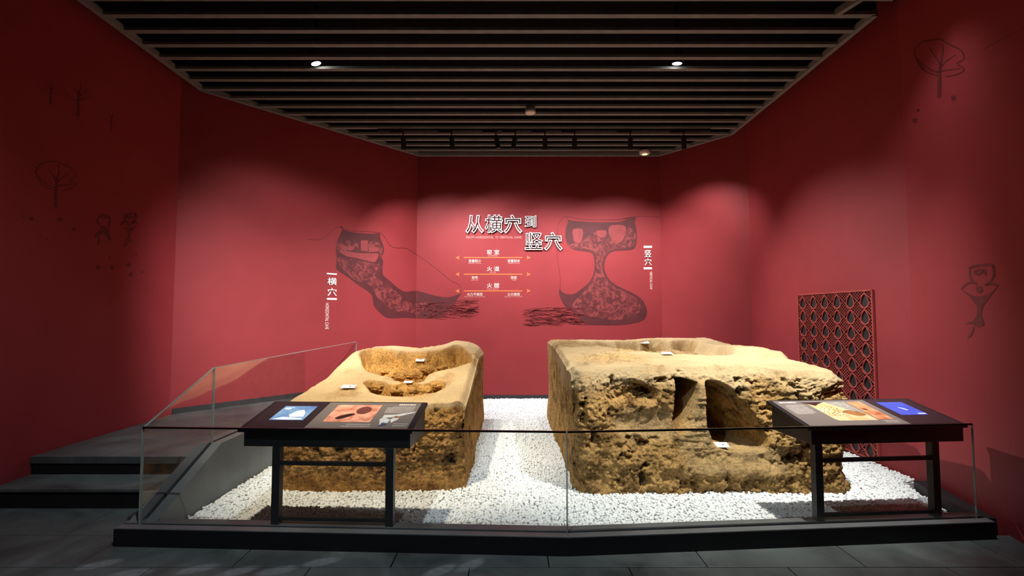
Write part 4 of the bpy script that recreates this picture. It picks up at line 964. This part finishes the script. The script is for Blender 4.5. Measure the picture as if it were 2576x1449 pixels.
# ------------------------------------------------------------------ lamps
def at_z(px, py, z): return on_z(px, py, z)
tb = thing('lighting_track', (.45, TRACK_Y, RZ), 'long black lighting track under the ceiling slats', 'track')
MB().box((-2.0, TRACK_Y-.018, RZ-.035), (2.95, TRACK_Y+.018, RZ)).build('rail', 'black_metal', tb)
names = ['leftmost', 'second from left', 'third from left', 'fourth from left', 'fifth from left', 'sixth from left', 'second from right', 'rightmost']
for k, (x, tgt, w, cone) in enumerate(TRACK):
    t = thing('track_spotlight', (x, TRACK_Y, RZ-.035), f'black cylinder spotlight hanging on the ceiling track, {names[k]} of eight', 'lamp', 'track spotlights')
    MB().box((x-.2, TRACK_Y-.02, RZ-.06), (x+.02, TRACK_Y+.02, RZ-.035)).build('adapter', 'black_metal', t, bevel=.003)
    MB().lathe([(.009, RZ-.10), (.009, RZ-.06)], Matrix.Translation((x, TRACK_Y, 0)), 10).build('stem', 'black_metal', t)
    d = (Vector(tgt) - Vector((x, TRACK_Y, RZ-.2))).normalized(); lean = Vector((d.x*.25, d.y*.25, -1)).normalized()
    M = Matrix.Translation((x, TRACK_Y, RZ-.10)) @ (-lean).to_track_quat('Z', 'Y').to_matrix().to_4x4()
    MB().lathe([(.028, -.20), (.036, -.205), (.036, -.02), (.030, 0)], M, 18).build('head', 'black_metal', t, False)
    e = M @ Vector((0, 0, -.225)); spot('spot_lamp', e, tgt, w, cone, 1, WASH, .03)
def puck(loc, label, warm, r=.075):
    t = thing('ceiling_lamp', loc, label, 'lamp'); T = Matrix.Translation(loc)
    MB().lathe([(r*.86, -.035), (r, -.02), (r, .02), (r*.8, .03)], T, 26).build('housing', 'sensor_white', t, False)
    MB().lathe([(r*.45, -.039), (r*.5, -.0355)], T, 20).build('bulb', 'lamp_warm', t, False)
def downlight(loc, tgt, label, w, cone, col, blend=.7, group=None):
    t = thing('slat_spotlight', loc, label, 'lamp', group); d = (Vector(tgt)-Vector(loc)).normalized()
    M = Matrix.Translation(loc) @ (-d).to_track_quat('Z', 'Y').to_matrix().to_4x4()
    MB().lathe([(.052, 0), (.058, 0), (.058, .14), (.03, .15)], M, 22).build('housing', 'black_metal', t)
    MB().lathe([(.044, -.004), (.05, -.001)], M, 22).build('lens', 'lamp_glow', t)
    MB().box((loc[0]-.02, loc[1]-.02, loc[2]+.1), (loc[0]+.02, loc[1]+.02, ROOF)).build('stem', 'black_metal', t)
    spot('spot_lamp', M @ Vector((0, 0, -.02)), tgt, w, cone, blend, col, .05)
downlight(*BRIGHT[0][:2], 'bright white spotlight between the ceiling slats on the left', *BRIGHT[0][2:], group='bright spotlights between the slats')
downlight(*BRIGHT[1][:2], 'bright white spotlight between the ceiling slats on the right', *BRIGHT[1][2:], group='bright spotlights between the slats')
lo = at_z(1622, 380, RZ-.01); puck((lo.x, lo.y, RZ-.03), 'small round ceiling lamp with a warm bulb near the back wall', True, .09)
sd = at_z(1334, 274, RZ-.02); t = thing('smoke_detector', (sd.x, sd.y, RZ-.0), 'round white smoke detector under the ceiling slats', 'detector'); T = Matrix.Translation((sd.x, sd.y, RZ))
MB().lathe([(.058, -.085), (.068, -.075), (.07, -.055)], T, 26).build('cover', 'sensor_white', t); MB().lathe([(.066, -.055), (.07, -.02), (.05, 0)], T, 26).build('base', 'panel_brown', t)
for k, (loc, tgt, w, cone, bl, col) in enumerate(OVERHEAD + SIDE_FILL): spot('unseen_spot', loc, tgt, w, cone, bl, col, .05)  # spots without fixtures out of view, inferred and added ones together
